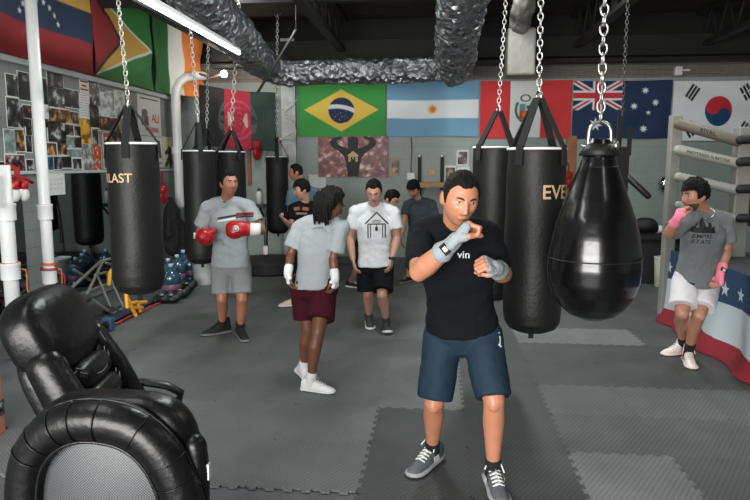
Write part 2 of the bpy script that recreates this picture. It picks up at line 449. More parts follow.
wrap_cord(Y1, .052, 52, mat('orange_cord', S(200, 95, 45), .6), 'orange cord looped round the tall white drain pipe above the red one', 261)
wrap_cord(Y0, .062, 8, mat('orange_cord', S(200, 95, 45), .6), 'orange cord looped round the white pipe at the left edge', 262)
# elbow pipe near the corner
A = WX(180, 205, -4.28); B = WX(177, 95, -4.28)
g = G().tube([A, (A.x, A.y, B.z-.1), (A.x, A.y, B.z+.06), (A.x+.03, A.y+.08, B.z+.2), (A.x+.10, A.y+.16, B.z+.28), (A.x+.22, A.y+.26, B.z+.33), (A.x+.34, A.y+.36, B.z+.34)], .075, 20)
t = empty('elbow_pipe', (A.x, A.y, A.z), 'white pipe with a curved elbow in the back left corner by the orange flag', 'pipe')
mk('pipe', g, PVC, t); mk('coupling', G().lathe([(.075, -.06), (.093, -.055), (.093, .055), (.075, .06)], (A.x, A.y, A.z+.9), 24), PVC, t, smooth='auto')
# foil ducts
def flex(pts, rad, n=64, ruf=.03, fr=5.0):
    P = [V(p) for p in pts]; out = []; rr = []; RA = rad if isinstance(rad, list) else [rad]*len(P)
    for i in range(len(P)-1):
        p0, p1, p2, p3 = P[max(i-1, 0)], P[i], P[i+1], P[min(i+2, len(P)-1)]
        steps = max(3, int((p2-p1).length/.028))
        for k in range(steps):
            t = k/steps
            out.append(.5*((2*p1)+(p2-p0)*t+(2*p0-5*p1+4*p2-p3)*t*t+(3*p1-p0-3*p2+p3)*t**3)); rr.append(RA[i]*(1-t)+RA[i+1]*t)
    out.append(P[-1]); rr.append(RA[-1])
    g = G().tube(out, rr, n, (0, 0)); m = len(out)
    for k, v in enumerate(g.v):
        c = out[min(k//n, m-1)]; d = (v-c)
        if d.length > 1e-6:
            s = noise.noise(v*fr)*ruf*.8-abs(noise.noise(v*fr*1.9))*ruf*1.3-abs(noise.noise(v*fr*4.3+V((5, 2, 1))))*ruf*.7
            g.v[k] = v+d.normalized()*s
    return g
Yd = 9.3
g = flex([W(175, -50, 5.6), W(205, 2, 6.3), W(234, 34, 7.2), W(262, 63, Yd-.4), W(285, 73, Yd), W(330, 72, Yd), W(380, 71, Yd), W(430, 70, Yd), W(462, 69, Yd+.02)], [.25, .25, .24, .21, .19, .18, .18, .18, .18])
tag(mk('foil_duct', g, FOIL), 'long crinkled silver foil duct running from upper left and along above the flags', 'duct')
g = flex([W(455, 70, Yd-.42), W(456, 57, Yd-.9), W(458, 30, 7.4), W(463, -5, 6.4), W(470, -45, 5.5)], [.24, .26, .26, .25, .25], ruf=.045)
tag(mk('foil_duct', g, FOIL), 'fat silver foil duct elbow rising to the ceiling above the blue and white sun flag', 'duct')
g = flex([W(150, -30, 7.6), W(185, 8, 7.8), W(205, 18, 8.2), W(240, 30, 9.2)], .13, ruf=.05)
tag(mk('foil_duct', g, FOIL), 'short crumpled foil duct behind the glowing tube at upper left', 'duct')
WD = mat('white_duct_wrap', S(104, 101, 95), .5, bump=.5, bscale=9, var=.1)
A = W(521, 77, 8.8); B = W(519, 30, 8.8); C2 = W(524, 2, 8.3)
g = G()
g.box((A+B)/2, (.36, .36, (B-A).length)); 
t = empty('duct_drop', A, 'short white wrapped duct drop hanging above the red and white flag', 'duct')
mk('duct_body', g, WD, t, smooth=False, mods=(bevel(.03),))
mk('duct_neck', flex([B+V((0, 0, -.05)), (B+C2)/2, C2, C2+V((0, -.3, .35))], .15), WD, t)
# hanging tie rod / strap by the duct
a = W(296, 30, 8.3)
t = empty('tie_rod', a, 'thin metal rod hanging diagonally in front of the foil duct corner', 'rod')
mk('rod', G().tube([a, W(258, 92, 8.5)], .018, 8), DARKSTEEL, t)
mk('hanger', G().tube([a, (a.x, 8.3, 3.75)], .006, 6), DARKSTEEL, t)
# tube light
A = W(135, -1, 4.7); B = W(240, 53, 7.1); A = V((-2.2, 3.2, B.z)); B = V((-2.2, B.y, B.z))
t = empty('tube_light', ((A+B)/2), 'glowing fluorescent tube light hanging at upper left', 'lamp')
mk('lamp_housing', G().bar(A+V((0, 0, .035)), B+V((0, 0, .035)), .05, .035), WHITE, t, smooth=False)
mk('lamp_tube', G().tube([A, B], .019, 12), mat('tube_glow', (1, 1, 1, 1), .4, emit=((.93, 1, .98, 1), 9)), t)
for y in (3.6, 6.8): mk('hanger', G().tube([(-2.2, y, B.z+.07), (-2.2, y, 4.05)], .006, 6), DARKSTEEL, t)
P = W(224, 74, 10.3)
t = empty('bulb_lamp', P, 'small bare glowing bulb above the dark flag in the corner', 'lamp')
mk('bulb', G().ell(P, (.055, .055, .055)), mat('bulb_glow', (1, 1, 1, 1), .4, emit=((1, .93, .82, 1), 30)), t)
mk('lamp_arm', G().tube([P+V((-.05, .02, 0)), W(212, 78, 10.35), W(200, 74, 10.4)], .02, 8), mat('reddish_conduit', S(120, 80, 75), .6), t)
lp = bpy.data.lights.new('bulb_light', 'POINT'); lp.energy = 14; lp.color = (1, .9, .75); lp.shadow_soft_size = .06
lo = bpy.data.objects.new('bulb_light', lp); COL.objects.link(lo); lo.location = P+V((0, -.12, 0))
P = W(678, 71, BY-.12)
t = empty('flood_lamp', P, 'small white flood lamp on the wall between the two rightmost flags', 'lamp')
mk('lamp_head', G().box(P, (.12, .12, .14)), WHITE, t, smooth=False, mods=(bevel(.02),))
mk('bracket', G().box(P+V((.1, .06, .02)), (.2, .04, .03)), WHITE, t, smooth=False)

# ------------------------------------------------------------------ flags
FLAGM = attr_mat('flag_cloth', .75)
def C(r, g, b): return S(r, g, b)[:3]
def inpoly(x, y, P):
    c = False; j = len(P)-1
    for i in range(len(P)):
        if (P[i][1] > y) != (P[j][1] > y) and x < (P[j][0]-P[i][0])*(y-P[i][1])/(P[j][1]-P[i][1])+P[i][0]: c = not c
        j = i
    return c
def star(cx, cy, r, n=5, k=.42, rot=PI/2):
    return [(cx+(r if i % 2 == 0 else r*k)*math.cos(rot+i*PI/n), cy+(r if i % 2 == 0 else r*k)*math.sin(rot+i*PI/n)) for i in range(2*n)]
def smp(fn, asp):
    # design fn(x,y) with x 0..asp, y 0..1 upward, 4 samples
    def f(u, v):
        s = [0, 0, 0]
        for du, dv in ((-.0016, -.0028), (.0016, -.0028), (-.0016, .0028), (.0016, .0028)):
            c = fn(min(max(u+du, 0), 1)*asp, 1-min(max(v+dv, 0), 1))
            s = [s[i]+c[i]*.25 for i in range(3)]
        return s
    return f
def d_brazil(x, y):
    x -= .833; y -= .5
    if math.hypot(x, y) < .245:
        r = math.hypot(x+.1, y+.62)
        if .66 < r < .735: return C(205, 212, 215)
        if noise.noise(V((x*40, y*40, 0))) > .52 and y < .06: return C(170, 180, 195)
        return C(22, 38, 72)
    if abs(x)/.70+abs(y)/.40 < 1: return C(222, 190, 78)
    return C(58, 148, 66)
def d_argentina(x, y):
    if 1/3 < y < 2/3:
        r = math.hypot(x-.833, y-.5); a = math.atan2(y-.5, x-.833)
        if r < .055: return C(205, 130, 50)
        if r < .075+.03*math.cos(a*16): return C(222, 165, 70)
        return C(222, 228, 230)
    return C(112, 158, 186)
def d_peru(x, y):
    if .556 < x < 1.11:
        X, Y = x-.833, y-.5
        if abs(Y-.2) < .09 and abs(math.hypot(X/1.5, (Y-.2))-.055) < .011: return C(60, 90, 70)
        if abs(X) < .11 and -.17 < Y < .1:
            if Y > -.02: return C(90, 150, 165) if X < 0 else (C(215, 215, 210) if math.hypot(X-.05, Y-.04) > .035 else C(50, 110, 60))
            return C(185, 75, 45) if math.hypot(X, Y+.09) > .05 else C(205, 140, 50)
        r = math.hypot(X/.9, Y*.9)
        if .165 < r < .215 and Y < .13: return C(60, 115, 75)
        return C(222, 224, 224)
    return C(208, 52, 56)
def d_australia(x, y):
    for cx, cy, r in ((.40, .25, .12), (1.22, .83, .065), (1.04, .56, .065), (1.40, .62, .065), (1.22, .17, .07)):
        if math.hypot(x-cx, y-cy) < r and inpoly(x, y, star(cx, cy, r, 7, .45)): return C(222, 228, 230)
    if math.hypot(x-1.29, y-.45) < .045 and inpoly(x, y, star(1.29, .45, .045)): return C(222, 228, 230)
    if x < .833 and y > .5:
        X, Y = (x/.833-.5)*2, (y-.75)*4
        Xa = X*1.667
        if abs(Xa) < .20 or abs(Y) < .20: return C(196, 45, 55)
        if abs(Xa) < .33 or abs(Y) < .33: return C(222, 226, 228)
        d1 = abs(Xa*.514-Y*.857); d2 = abs(Xa*.514+Y*.857); d = min(d1, d2)
        if d < .075: return C(196, 45, 55)
        if d < .19: return C(222, 226, 228)
    return C(22, 44, 78)
def d_korea(x, y):
    X, Y = x-.833, y-.5; ca, sa = math.cos(.588), math.sin(.588)
    r = math.hypot(X, Y)
    if r < .25:
        xr, yr = X*ca-Y*sa, X*sa+Y*ca
        if math.hypot(xr+.125, yr) < .125: return C(190, 38, 48)
        if math.hypot(xr-.125, yr) < .125: return C(22, 62, 104)
        return C(190, 38, 48) if yr > 0 else C(22, 62, 104)
    for sx, sy, pat in ((-1, 1, (0, 0, 0)), (1, 1, (1, 0, 1)), (-1, -1, (0, 1, 0)), (1, -1, (1, 1, 1))):
        cx, cy = sx*.49, sy*.31; dx, dy = X-cx, Y-cy
        a = math.atan2(cy, cx); al = dx*math.cos(a)+dy*math.sin(a); ac = -dx*math.sin(a)+dy*math.cos(a)
        if abs(ac) < .125:
            for k in range(3):
                if abs(al-(k-1)*.062) < .022 and not (pat[k] and abs(ac) < .012): return C(20, 22, 24)
    return C(218, 224, 226)
def d_afghan(x, y):
    t = x/1.6
    X, Y = (x-.8), y-.5; r = math.hypot(X, Y)
    if 1/3 < t < 2/3:
        base = C(158, 24, 52)
        if .30 < r < .34 or (abs(Y) < .12 and .1 < abs(X) < .2 and abs(X)-.1 > abs(Y)*.5): return C(172, 60, 80) if r > .3 else C(190, 165, 155)
        if r < .26 and noise.noise(V((x*22, y*22, 3))) > .12: return C(176, 62, 82)
        if y < .15 and noise.noise(V((x*30, y*30, 9))) > .2: return C(172, 60, 80)
        return base
    if .28 < r < .40 and noise.noise(V((x*5, y*9, 1))) > -.3: return C(70, 73, 75)
    return C(24, 25, 29) if t < .5 else C(30, 52, 46)
def d_venezuela(x, y):
    if y > 2/3: return C(202, 160, 68)
    if y > 1/3:
        for k in range(8):
            a = math.radians(20+140*k/7); cx = .833+.30*math.cos(a); cy = .34+.25*math.sin(a)
            if math.hypot(x-cx, y-cy) < .035 and inpoly(x, y, star(cx, cy, .035)): return C(215, 220, 222)
        return C(28, 45, 72)
    return C(140, 28, 36)
def d_guyana(x, y):
    Y = abs(y-.5)*2
    if x < .83*(1-Y)-.08*(1): return C(140, 30, 38)
    if x < .83*(1-Y): return C(20, 20, 22)
    if x < 1.6*(1-Y)-.06: return C(200, 155, 70)
    if x < 1.667*(1-Y)+.0: return C(205, 212, 208)
    return C(40, 118, 52)
def d_ireland(x, y):
    t = x/1.667
    return C(30, 92, 45) if t < .50 else (C(200, 202, 198) if t < .74 else C(205, 115, 50))
def flag(label, p0, uvec, h, design, asp=1.667, n=170, amp=.012, seed=0, normal=(0, -1, 0), sag=.02, droop=0.0, curl=0.0):
    p0 = V(p0); uvec = V(uvec); nv = V(normal); m = int(n*.6)
    def fn(u, v):
        wv = amp*(math.sin(u*7+seed)*(.3+v)+.6*math.sin(u*17+v*5+seed*2)*v+.9*math.sin((u+v)*9+seed)*.6)
        wv += amp*1.2*noise.noise(V((u*5+seed, v*3, seed)))
        z = -h*v-sag*math.sin(PI*u)*(1-v)*.6-droop*u*v+.006*math.sin(u*9+seed)*v
        return p0+uvec*u+nv*(abs(amp)*2.2+.012+wv+curl*max(0, u-.45)**1.6/.38)+V((0, 0, z))
    base = p0+uvec*.5
    o = sheet(fn, smp(design, asp), n, m, 'flag', FLAGM, loc=base, thick=.002)
    return tag(o, label, 'flag', 'national flags hung along the walls')
def back_flag(px0, px1, py0, py1, design, label, **k):
    a = W(px0, py0, BY); b = W(px1, py0, BY); c = W((px0+px1)/2, py1, BY)
    d = W((px0+px1)/2, py0, BY); b.z = d.z; a.z = d.z
    flag(label, a, b-a, d.z-c.z, design, **k)
back_flag(297.5, 386, 83.5, 136.5, d_brazil, 'green flag with yellow diamond and dark blue disc on back wall', seed=1)
back_flag(387.5, 479, 81.5, 136.5, d_argentina, 'light blue and white striped flag with small sun on back wall', seed=2)
back_flag(480.5, 572, 80.5, 138, d_peru, 'red and white vertically striped flag with a crest, behind black bags', seed=3)
back_flag(573.5, 672, 80.5, 138.5, d_australia, 'navy flag with union canton and white stars on back wall', seed=4)
back_flag(673.5, 766, 80.5, 141, d_korea, 'white flag with red and blue disc and black bars, far right', seed=5)
a = W(200, 85, 10.75); b = W(276, 93, 10.9)
flag('black, red and green flag hanging in the back left corner', a, b-a, a.z-W(204, 146, 10.75).z, d_afghan, asp=1.6, seed=6, amp=.025, sag=.05, droop=-.03)
for k, (y0, y1, d, lab) in enumerate(((5.9, 8.0, d_venezuela, 'yellow, blue and red flag with an arc of white stars on the left wall'),
                                    (8.02, 9.72, d_guyana, 'green flag with red and yellow triangles on the left wall'),
                                    (9.74, 10.75, d_ireland, 'green, white and orange flag bunched into the back left corner'))):
    flag(lab, (LX+.02, y0, 3.98), (0, y1-y0, 0), 1.14, d, seed=7+k, normal=(1, 0, 0), amp=.014 if k < 2 else .03, curl=.38 if k == 2 else 0)

# ------------------------------------------------------------------ pictures on the left wall
PH = [photo_mat('photo_bw', S(14, 14, 15), S(60, 60, 61), S(185, 186, 186), 11),
      photo_mat('photo_dark', S(8, 9, 10), S(26, 27, 28), S(120, 122, 122), 8),
      photo_mat('photo_warm', S(20, 18, 17), S(95, 68, 50), S(190, 150, 95), 12),
      photo_mat('photo_pink', S(16, 15, 17), S(95, 60, 68), S(190, 170, 172), 14),
      photo_mat('photo_blue', S(20, 50, 75), S(40, 90, 125), S(120, 120, 60), 9),
      photo_mat('photo_orange', S(190, 60, 30), S(150, 90, 60), S(215, 215, 210), 13),
      photo_mat('photo_grey', S(95, 97, 97), S(140, 142, 142), S(200, 200, 200), 12),
      photo_mat('photo_green', S(95, 110, 108), S(130, 145, 142), S(160, 172, 168), 14),
      photo_mat('flyer_white', S(200, 200, 200), S(205, 205, 205), S(215, 215, 212), 3),
      photo_mat('flyer_yellow', S(120, 80, 30), S(222, 170, 55), S(228, 178, 62), 9),
      photo_mat('sketch', S(120, 124, 122), S(196, 200, 197), S(210, 212, 210), 9)]
def wall_pic(name, px0, py0, px1, py1, m, label, cat='photo', group=None, border=.009, X=LX+.003, root=False):
    
    if name == 'wall_photo': ex, ey = (px1-px0)*.055, (py1-py0)*.05; px0 -= ex; px1 += ex; py0 -= ey; py1 += ey
    a = WX(px0, (py0+py1)/2, X); b = WX(px1, (py0+py1)/2, X); zt = WX((px0+px1)/2, py0, X).z; zb = WX((px0+px1)/2, py1, X).z
    yc, zc, w, h = (a.y+b.y)/2, (zt+zb)/2, b.y-a.y, zt-zb
    g = G().box((X+.003, yc, zc), (.004, w, h)); n0 = len(g.f)
    if border:
        g.v += [V((X+.0056, yc+sy*(w/2-border), zc+sz*(h/2-border))) for sy, sz in ((-1, -1), (1, -1), (1, 1), (-1, 1))]; g.f.append((8, 9, 10, 11))
    o = mk(name, g, [PAPER if border else m, m], smooth=False, loc=(X+.003, yc, zc))
    if border: o.data.polygons[n0].material_index = 1
    return tag(o, label, cat, group), (X+.006, yc, zc, w, h)
BWL, DKL = 'black and white boxing photograph', 'dark photograph'
pics = [
 (6, 75, 17.5, 96, 0, 'tall '+BWL+' left of the drain pipe, topmost at the left'), (18, 73, 29, 99.5, 1, 'large dark portrait photograph partly behind the drain pipe'),
 (6, 97.5, 18, 105.5, 0, 'small wide '+BWL+' under the topmost left photo'), (7, 106, 22, 127, 0, 'square '+BWL+' of two figures, left of the drain pipe'),
 (22.5, 105, 31, 118, 2, 'small warm coloured photo of a fighter, touching the left side of the drain pipe'), (23, 118.5, 31, 127, 0, 'small '+BWL+' just under the warm fighter photo'),
 (47, 68, 62, 87, 1, 'topmost dark photograph right of the drain pipe'), (42.5, 79, 47, 104, 1, 'narrow dark photograph against the right side of the drain pipe'),
 (48, 88, 63.5, 107, 0, 'large '+BWL+' directly below the topmost photo right of the pipe'), (64, 90, 78, 107.5, 1, 'wide dark photo of a group beside the red printed flyer'),
 (89, 82, 98.5, 105, 0, BWL+' with white lower margin right of the flyers'), (89.5, 105.5, 98.5, 127, 1, 'dark portrait photo right of the yellow flyer'),
 (43, 106, 49, 119, 10, 'white sheet with black marks beside the drain pipe'), (49, 109, 69, 122, 2, 'wide colour photo with a bare shouldered boxer, mid collage'),
 (70, 112, 78, 124, 2, 'small dark colour photo left of the yellow flyer'), (43.5, 119, 48, 128, 1, 'tiny dark photo at the pipe, mid height'),
 (48, 122.5, 65, 142, 0, 'largest '+BWL+' in the middle of the collage'),
 (4, 130, 15, 153, 7, 'grey green printed text poster left of the drain pipe'), (15.5, 130, 24, 151, 2, 'photo with yellow lower half left of the drain pipe'),
 (25.5, 127, 31.5, 135.5, 0, 'small '+BWL+' high against the left side of the pipe'), (25.5, 136, 31.5, 152, 1, 'narrow dark photo against the left side of the pipe'),
 (5.5, 155, 24, 171, 3, 'wide pinkish team photo at the bottom left of the collage'), (26, 159.5, 33, 171, 0, 'small '+BWL+' at bottom, beside the pinkish team photo'),
 (-2, 161.5, 4, 170, 1, 'dark photo cut by the left edge of the picture'), (64.5, 124.5, 73, 135.5, 2, 'small dark photo with yellow spots below the wide boxer photo'),
 (74, 126, 80, 136, 1, 'tiny dark photo touching the yellow flyer'), (66, 136.5, 73.5, 148, 7, 'small grey green photo below the yellow spotted one'),
 (74, 137, 81, 148, 1, 'tiny dark photo below left of the yellow flyer'), (45.5, 143, 56, 155.5, 2, 'warm dark photo beside the pipe, second row from the bottom'),
 (57, 143, 66, 155, 2, 'dark photo with an orange corner, second row from the bottom'), (67, 149, 81.5, 157.5, 7, 'wide dim grey photo, second row from the bottom'),
 (46, 156.5, 53, 170, 4, 'blue photo in the bottom row beside the drain pipe'), (53.5, 156.5, 61, 169.5, 1, 'dark photo in the bottom row right of the blue one'),
 (61.5, 156.5, 71, 168, 1, 'white edged dark square photo in the bottom row'), (72.5, 158.5, 81, 169, 0, 'white edged '+BWL+' at the bottom left of the tall grey poster'),
 (82, 144.5, 92.5, 170, 6, 'tall grey portrait poster under the yellow flyer'), (92, 129, 98, 145, 0, 'narrow '+BWL+' right of the yellow flyer'),
 (93, 146, 101, 170, 5, 'orange, white and black poster beside the left heavy bag'),
 (98.7, 93, 106.5, 116, 10, 'pencil sketch on greenish white paper, left of two'), (107, 92.5, 114, 116, 10, 'pencil sketch on white paper between two other sketches'),
 (115, 92, 124, 117, 10, 'pencil sketch on white paper beside the bag strap'), (100, 117.5, 119, 131, 2, 'dark colour photo under the pencil sketches'),
 (103, 133, 111.5, 144, 5, 'small photo with an orange face above the left heavy bag'), (103.5, 146, 108, 168, 0, 'narrow '+BWL+' just left of the left heavy bag'),
 (112, 132, 123, 145, 0, BWL+' behind the straps of the left heavy bag')]
for q in pics: wall_pic('wall_photo', *q[:5-0][:4], PH[q[4]], q[5], 'photo', 'photos in the left wall collage')
def text_on_pic(o, fr, items, X_m):
    X, yc, zc, w, h = fr
    for txt, dy, dz, size, m in items:
        g = flat_text(G(), txt, size, (X, yc+dy*w, zc+dz*h), (0, 1, 0), (0, 0, 1))
        mk('lettering', g, m, o, smooth=False)
o, fr = wall_pic('wall_flyer', 79, 75.5, 88, 93, PH[8], 'white flyer with red print at the top of the collage', 'flyer', border=0)
g = G()
for i in range(4): g.box((fr[0], fr[1], fr[2]+fr[4]*(.36-.22*i)), (.002, fr[3]*(.8 if i % 2 else .6), fr[4]*.09))
mk('red_print', g, REDCLOTH, o, smooth=False)
o, fr = wall_pic('wall_flyer', 78.5, 93.5, 89.5, 118.5, PH[8], 'white typed flyer between the red printed and yellow flyers', 'flyer', border=0)
for i in range(9): mk('print_line', G().box((fr[0], fr[1], fr[2]+fr[4]*(.42-.1*i)), (.002, fr[3]*random.uniform(.5, .85), fr[4]*.02)), GREYPAD, o, smooth=False)
wall_pic('wall_flyer', 79, 119, 90.5, 143.5, PH[9], 'bright yellow flyer in the wall collage', 'flyer', border=0)
# tall white fight poster
o, fr = wall_pic('fight_poster', 138.5, 96, 161, 167.5, PH[8], 'tall white fight poster with red lettering behind the left heavy bag', 'poster', border=0)
X, yc, zc, w, h = fr; PRED = mat('poster_red', S(190, 35, 50), .6); PGREY = mat('poster_grey', S(95, 96, 97), .6)
mk('portrait', G().ell((X, yc-.22*w, zc+.25*h), (.003, .13*w, .06*h)).box((X, yc-.22*w, zc+.15*h), (.003, .3*w, .13*h)), PGREY, o)
text_on_pic(o, fr, [('ALI', .24, .19, .19, PRED), ('A LEGEND', .08, .025, .1, PRED)], X)
g = G().box((X, yc+.2*w, zc-.26*h), (.003, .46*w, .055*h)); mk('red_band', g, PRED, o, smooth=False)
for dy, dz, ww, hh in ((0, .45, .8, .02), (0, -.06, .9, .008), (.1, -.44, .7, .02)): mk('print_line', G().box((X, yc+dy*w, zc+dz*h), (.003, ww*w, hh*h)), PGREY, o, smooth=False)
o, fr = wall_pic('fight_poster', 162.5, 137, 172, 167.5, mat('poster_cream', S(190, 190, 160), .6), 'narrow cream poster of a running boxer, right of the tall fight poster', 'poster', border=.004)
X, yc, zc, w, h = fr; DS = mat('silhouette_dark', S(30, 28, 28), .6)
g = G().ell((X, yc+.12*w, zc+.16*h), (.003, .07*w, .05*h)); 
for a, b in (((.1, .12), (.15, -.12)), ((.15, -.12), (-.1, -.32)), ((-.1, -.32), (-.25, -.42)), ((.15, -.12), (.25, -.3)), ((.25, -.3), (.2, -.44)), ((.1, .08), (-.2, -.02))):
    g.tube([(X, yc+a[0]*w, zc+a[1]*h), (X, yc+b[0]*w, zc+b[1]*h)], .035, 6)
mk('boxer_print', g, DS, o, mods=(lambda q: q.scale.__setitem__(0, 1.0),))
o, fr = wall_pic('wall_photo', 153, 170, 159, 188, PH[3], 'small white framed photo under the tall fight poster', 'photo', 'photos in the left wall collage', border=.02)
wall_pic('wall_photo', 184, 113, 190, 131, PH[0], 'upper photo right of the elbow pipe', 'photo', 'photos right of the elbow pipe')
wall_pic('wall_photo', 184, 133, 190, 150, PH[3], 'lower photo right of the elbow pipe', 'photo', 'photos right of the elbow pipe')
o, fr = wall_pic('paper_sheet', 47, 173, 64.5, 195, PAPER, 'white paper sheet taped over the mirror beside the drain pipe', 'paper', border=0, X=LX+.02)
g = G()
for i in range(3):
    for j in range(4): g.box((fr[0], fr[1]+(j-1.5)*.2*fr[3], fr[2]+(.2-.2*i)*fr[4]), (.002, .08*fr[3], .05*fr[4]))
mk('print_marks', g, mat('pale_print', S(160, 162, 162), .6), o, smooth=False)
wall_pic('paper_sheet', -6, 176, 2.5, 208, PAPER, 'white paper sheet at the very left edge of the picture', 'paper', border=0, X=-3.68)
# mini gloves with ribbon hanging from the collage edge
def mini_glove(P, m, cuffm, par, s=1.0, R=None, nm='glove'):
    R = R or Matrix.Identity(3)
    g = G().ell(P, (.035*s, .05*s, .06*s), R, 16).ell(P+R @ V((.0, -.045*s, .012*s)), (.02*s, .022*s, .04*s), R, 12)
    o = mk(nm, g, m, par); mk('cuff', G().lathe([(.03*s, .045*s), (.036*s, .05*s), (.04*s, .11*s), (.03*s, .115*s)], P, 14, R), cuffm, o)
    return o
P = WX(18, 185, -4.3)
t = empty('mini_gloves', P, 'small pair of red and white gloves hung by a red ribbon beside the pipe', 'gloves')
RF = Matrix.Rotation(PI, 3, 'X')
mini_glove(P+V((0, -.06, -.10)), WHITE, RED, t, 1.25); mini_glove(P+V((.02, .06, -.10)), WHITE, RED, t, 1.25)
mk('ribbon', G().tube([P+V((0, -.17, .06)), P+V((.01, -.06, .09)), P+V((0, 0, .07)), P+V((.01, .1, .07)), P+V((0, .24, .02))], .018, 6).tube([P+V((0, 0, .05)), P+V((0, 0, .16)), P+V((-.1, 0, .2))], .03, 8), REDCLOTH, t)
# red strap with red glove right of the fight poster
P = WX(163, 190, LX+.08)
t = empty('hanging_glove', P, 'red boxing glove on a red strap hanging beside the cream poster', 'glove')
mini_glove(P+V((0, 0, -.12)), RED, RED, t, 1.7); mk('strap', G().box(P+V((-.02, .02, .15)), (.012, .05, .3)), REDCLOTH, t, smooth=False)
# dark jackets hanging
for k, (px, py, s, lab) in enumerate(((172, 222, 1.0, 'dark jacket hanging on the left wall below the elbow pipe'), (180, 236, .8, 'black bag hanging low in the back left corner beside the second heavy bag'))):
    P = WX(px, py, LX+.22+.1*k)
    g = G().tube([P+V((0, 0, .36*s)), P+V((0, .02, .2*s)), P+V((0, 0, -.1*s)), P+V((0, -.02, -.42*s))], [.04*s, .12*s, .15*s, .13*s], 14).tube([P+V((0, -.1, .22*s)), P+V((0, -.16, -.2*s))], .05*s, 8).tube([P+V((0, 0, .36*s)), P+V((-.2, 0, .44*s))], .012, 6)
    tag(mk('hanging_jacket' if k == 0 else 'hanging_bag', g, mat('dark_cloth', S(18, 19, 22), .85, bump=.5, bscale=12), mods=(remesh(.02, 3), wrinkle(.05, .12))), lab, 'jacket' if k == 0 else 'bag')

# ------------------------------------------------------------------ back wall fittings
def back_box(name, px0, py0, px1, py1, m, label, cat, d=.02, off=0.0, bv=0):
    a = W(px0, (py0+py1)/2, BY-off); b = W(px1, (py0+py1)/2, BY-off); zt = W((px0+px1)/2, py0, BY-off).z; zb = W((px0+px1)/2, py1, BY-off).z
    c = V(((a.x+b.x)/2, BY-off-d/2, (zt+zb)/2))
    o = mk(name, G().box(c, (b.x-a.x, d, zt-zb)), m, smooth=False, loc=c, mods=(bevel(bv),) if bv else ())
    if label: tag(o, label, cat)
    return o, (c, b.x-a.x, zt-zb, d)
# fighter poster
CROWD = photo_mat('crowd_print', S(78, 34, 36), S(142, 70, 66), S(205, 190, 186), 9)
t, (c, w, h, d) = back_box('wall_poster', 318.5, 136, 388.5, 177, CROWD, 'wide poster with a black figure raising both arms and a small house icon', 'poster', .03)
y = c.y-.018
SHADOW = mat('poster_black', S(10, 10, 11), .6)  # black print of the poster's arm-raising silhouette
g = G()
pr = [(-.06, -.5), (-.075, -.2), (-.1, .0), (-.15, .12), (-.24, .25), (-.26, .38), (-.21, .48), (-.12, .5), (-.13, .44), (-.185, .40), (-.17, .3), (-.09, .22), (-.05, .20), (-.06, .30), (-.055, .46), (-.02, .5)]
pts = pr+[(-p[0], p[1]) for p in pr[::-1]]
g.prism([(p[0]*w*1.28, p[1]*h*.98) for p in pts], (c.x, y, c.z), (1, 0, 0), (0, 0, 1), .003)
mk('figure_print', g, SHADOW, t, smooth=False)
g = G(); k = h*.115; hy = -.02*h
ho = [(-1, -.9), (-1, .3), (-1.35, .3), (0, 1.35), (1.35, .3), (1, .3), (1, -.9), (.5, -.9), (.5, .1), (-.5, .1), (-.5, -.9)]
g.prism([(p[0]*k, p[1]*k+hy) for p in ho], (c.x, y-.003, c.z), (1, 0, 0), (0, 0, 1), .003)
g.prism([(p[0]*k, p[1]*k+hy) for p in ((-.14, -.35), (.14, -.35), (.14, .1), (-.14, .1))], (c.x, y-.003, c.z), (1, 0, 0), (0, 0, 1), .003)
mk('house_icon', g, GOLD, t, smooth=False)
for px0, py0, px1, py1, m, lab, cat in (
  (391, 158.5, 400, 175, PH[2], 'small framed picture right of the black figure poster', 'picture'), (427.5, 168.5, 436, 176, mat('tan_print', S(175, 155, 120), .6, var=.15, vscale=30), 'small tan framed card above the wooden shelf', 'picture'),
  (456.5, 150, 468.5, 166, PH[3], 'white edged notice with a purple picture on the back wall', 'notice'), (444.5, 165.5, 456, 184, PH[2], 'white edged notice left of the purple one, half behind the front boxer', 'notice')):
    o, (c, w, h, d) = back_box('wall_notice', px0, py0, px1, py1, PAPER if cat == 'notice' else WOOD, lab, cat, .012)
    mk('print', G().box(c+V((0, -.008, 0)), (w*.8, .006, h*.78)), m, o, smooth=False)
back_box('wall_notice', 457, 166.5, 469.5, 184, PAPER, 'blank white notice below the purple picture', 'notice', .01)
back_box('wall_notice', 309, 174.5, 326, 188, PAPER, 'white paper sheet on the back wall below the figure poster', 'notice', .01)
back_box('wall_notice', 287.5, 153.5, 299, 164, mat('grey_sheet', S(150, 153, 153), .7), 'grey paper sheet on the back wall beside the rear heavy bag', 'notice', .01)
o, (c, w, h, d) = back_box('round_timer', 407, 172.5, 415.5, 180, WHITE, 'small white timer box on the back wall above the man in dark grey', 'timer', .08, bv=.02)
tag(mk('wire', G().tube([c+V((0, .01, .05)), W(411, 165, BY-.02), W(412, 150, BY-.02), W(411, 136, BY-.02)], .008, 6), BLACK), 'thin black wire running up from the white timer', 'wire')
sh, (c, w, h, d) = back_box('wall_shelf', 419, 182, 447, 187, WOOD, 'short wooden shelf on black uprights on the back wall', 'shelf', .26)
for px in (419.5, 442):
    a = W(px, 156, BY-.03); b = W(px, 190, BY-.03); mk('upright', G().box((a+b)/2, (.06, .05, a.z-b.z)), BLACK, sh, smooth=False)
    mk('bracket', G().bar(W(px+1, 187, BY-.24), W(px+1, 197, BY-.04), .03, .02), BLACK, sh, smooth=False)
    mk('cap', G().ell(a+V((0, -.03, 0)), (.022, .015, .022)), WHITE, sh)
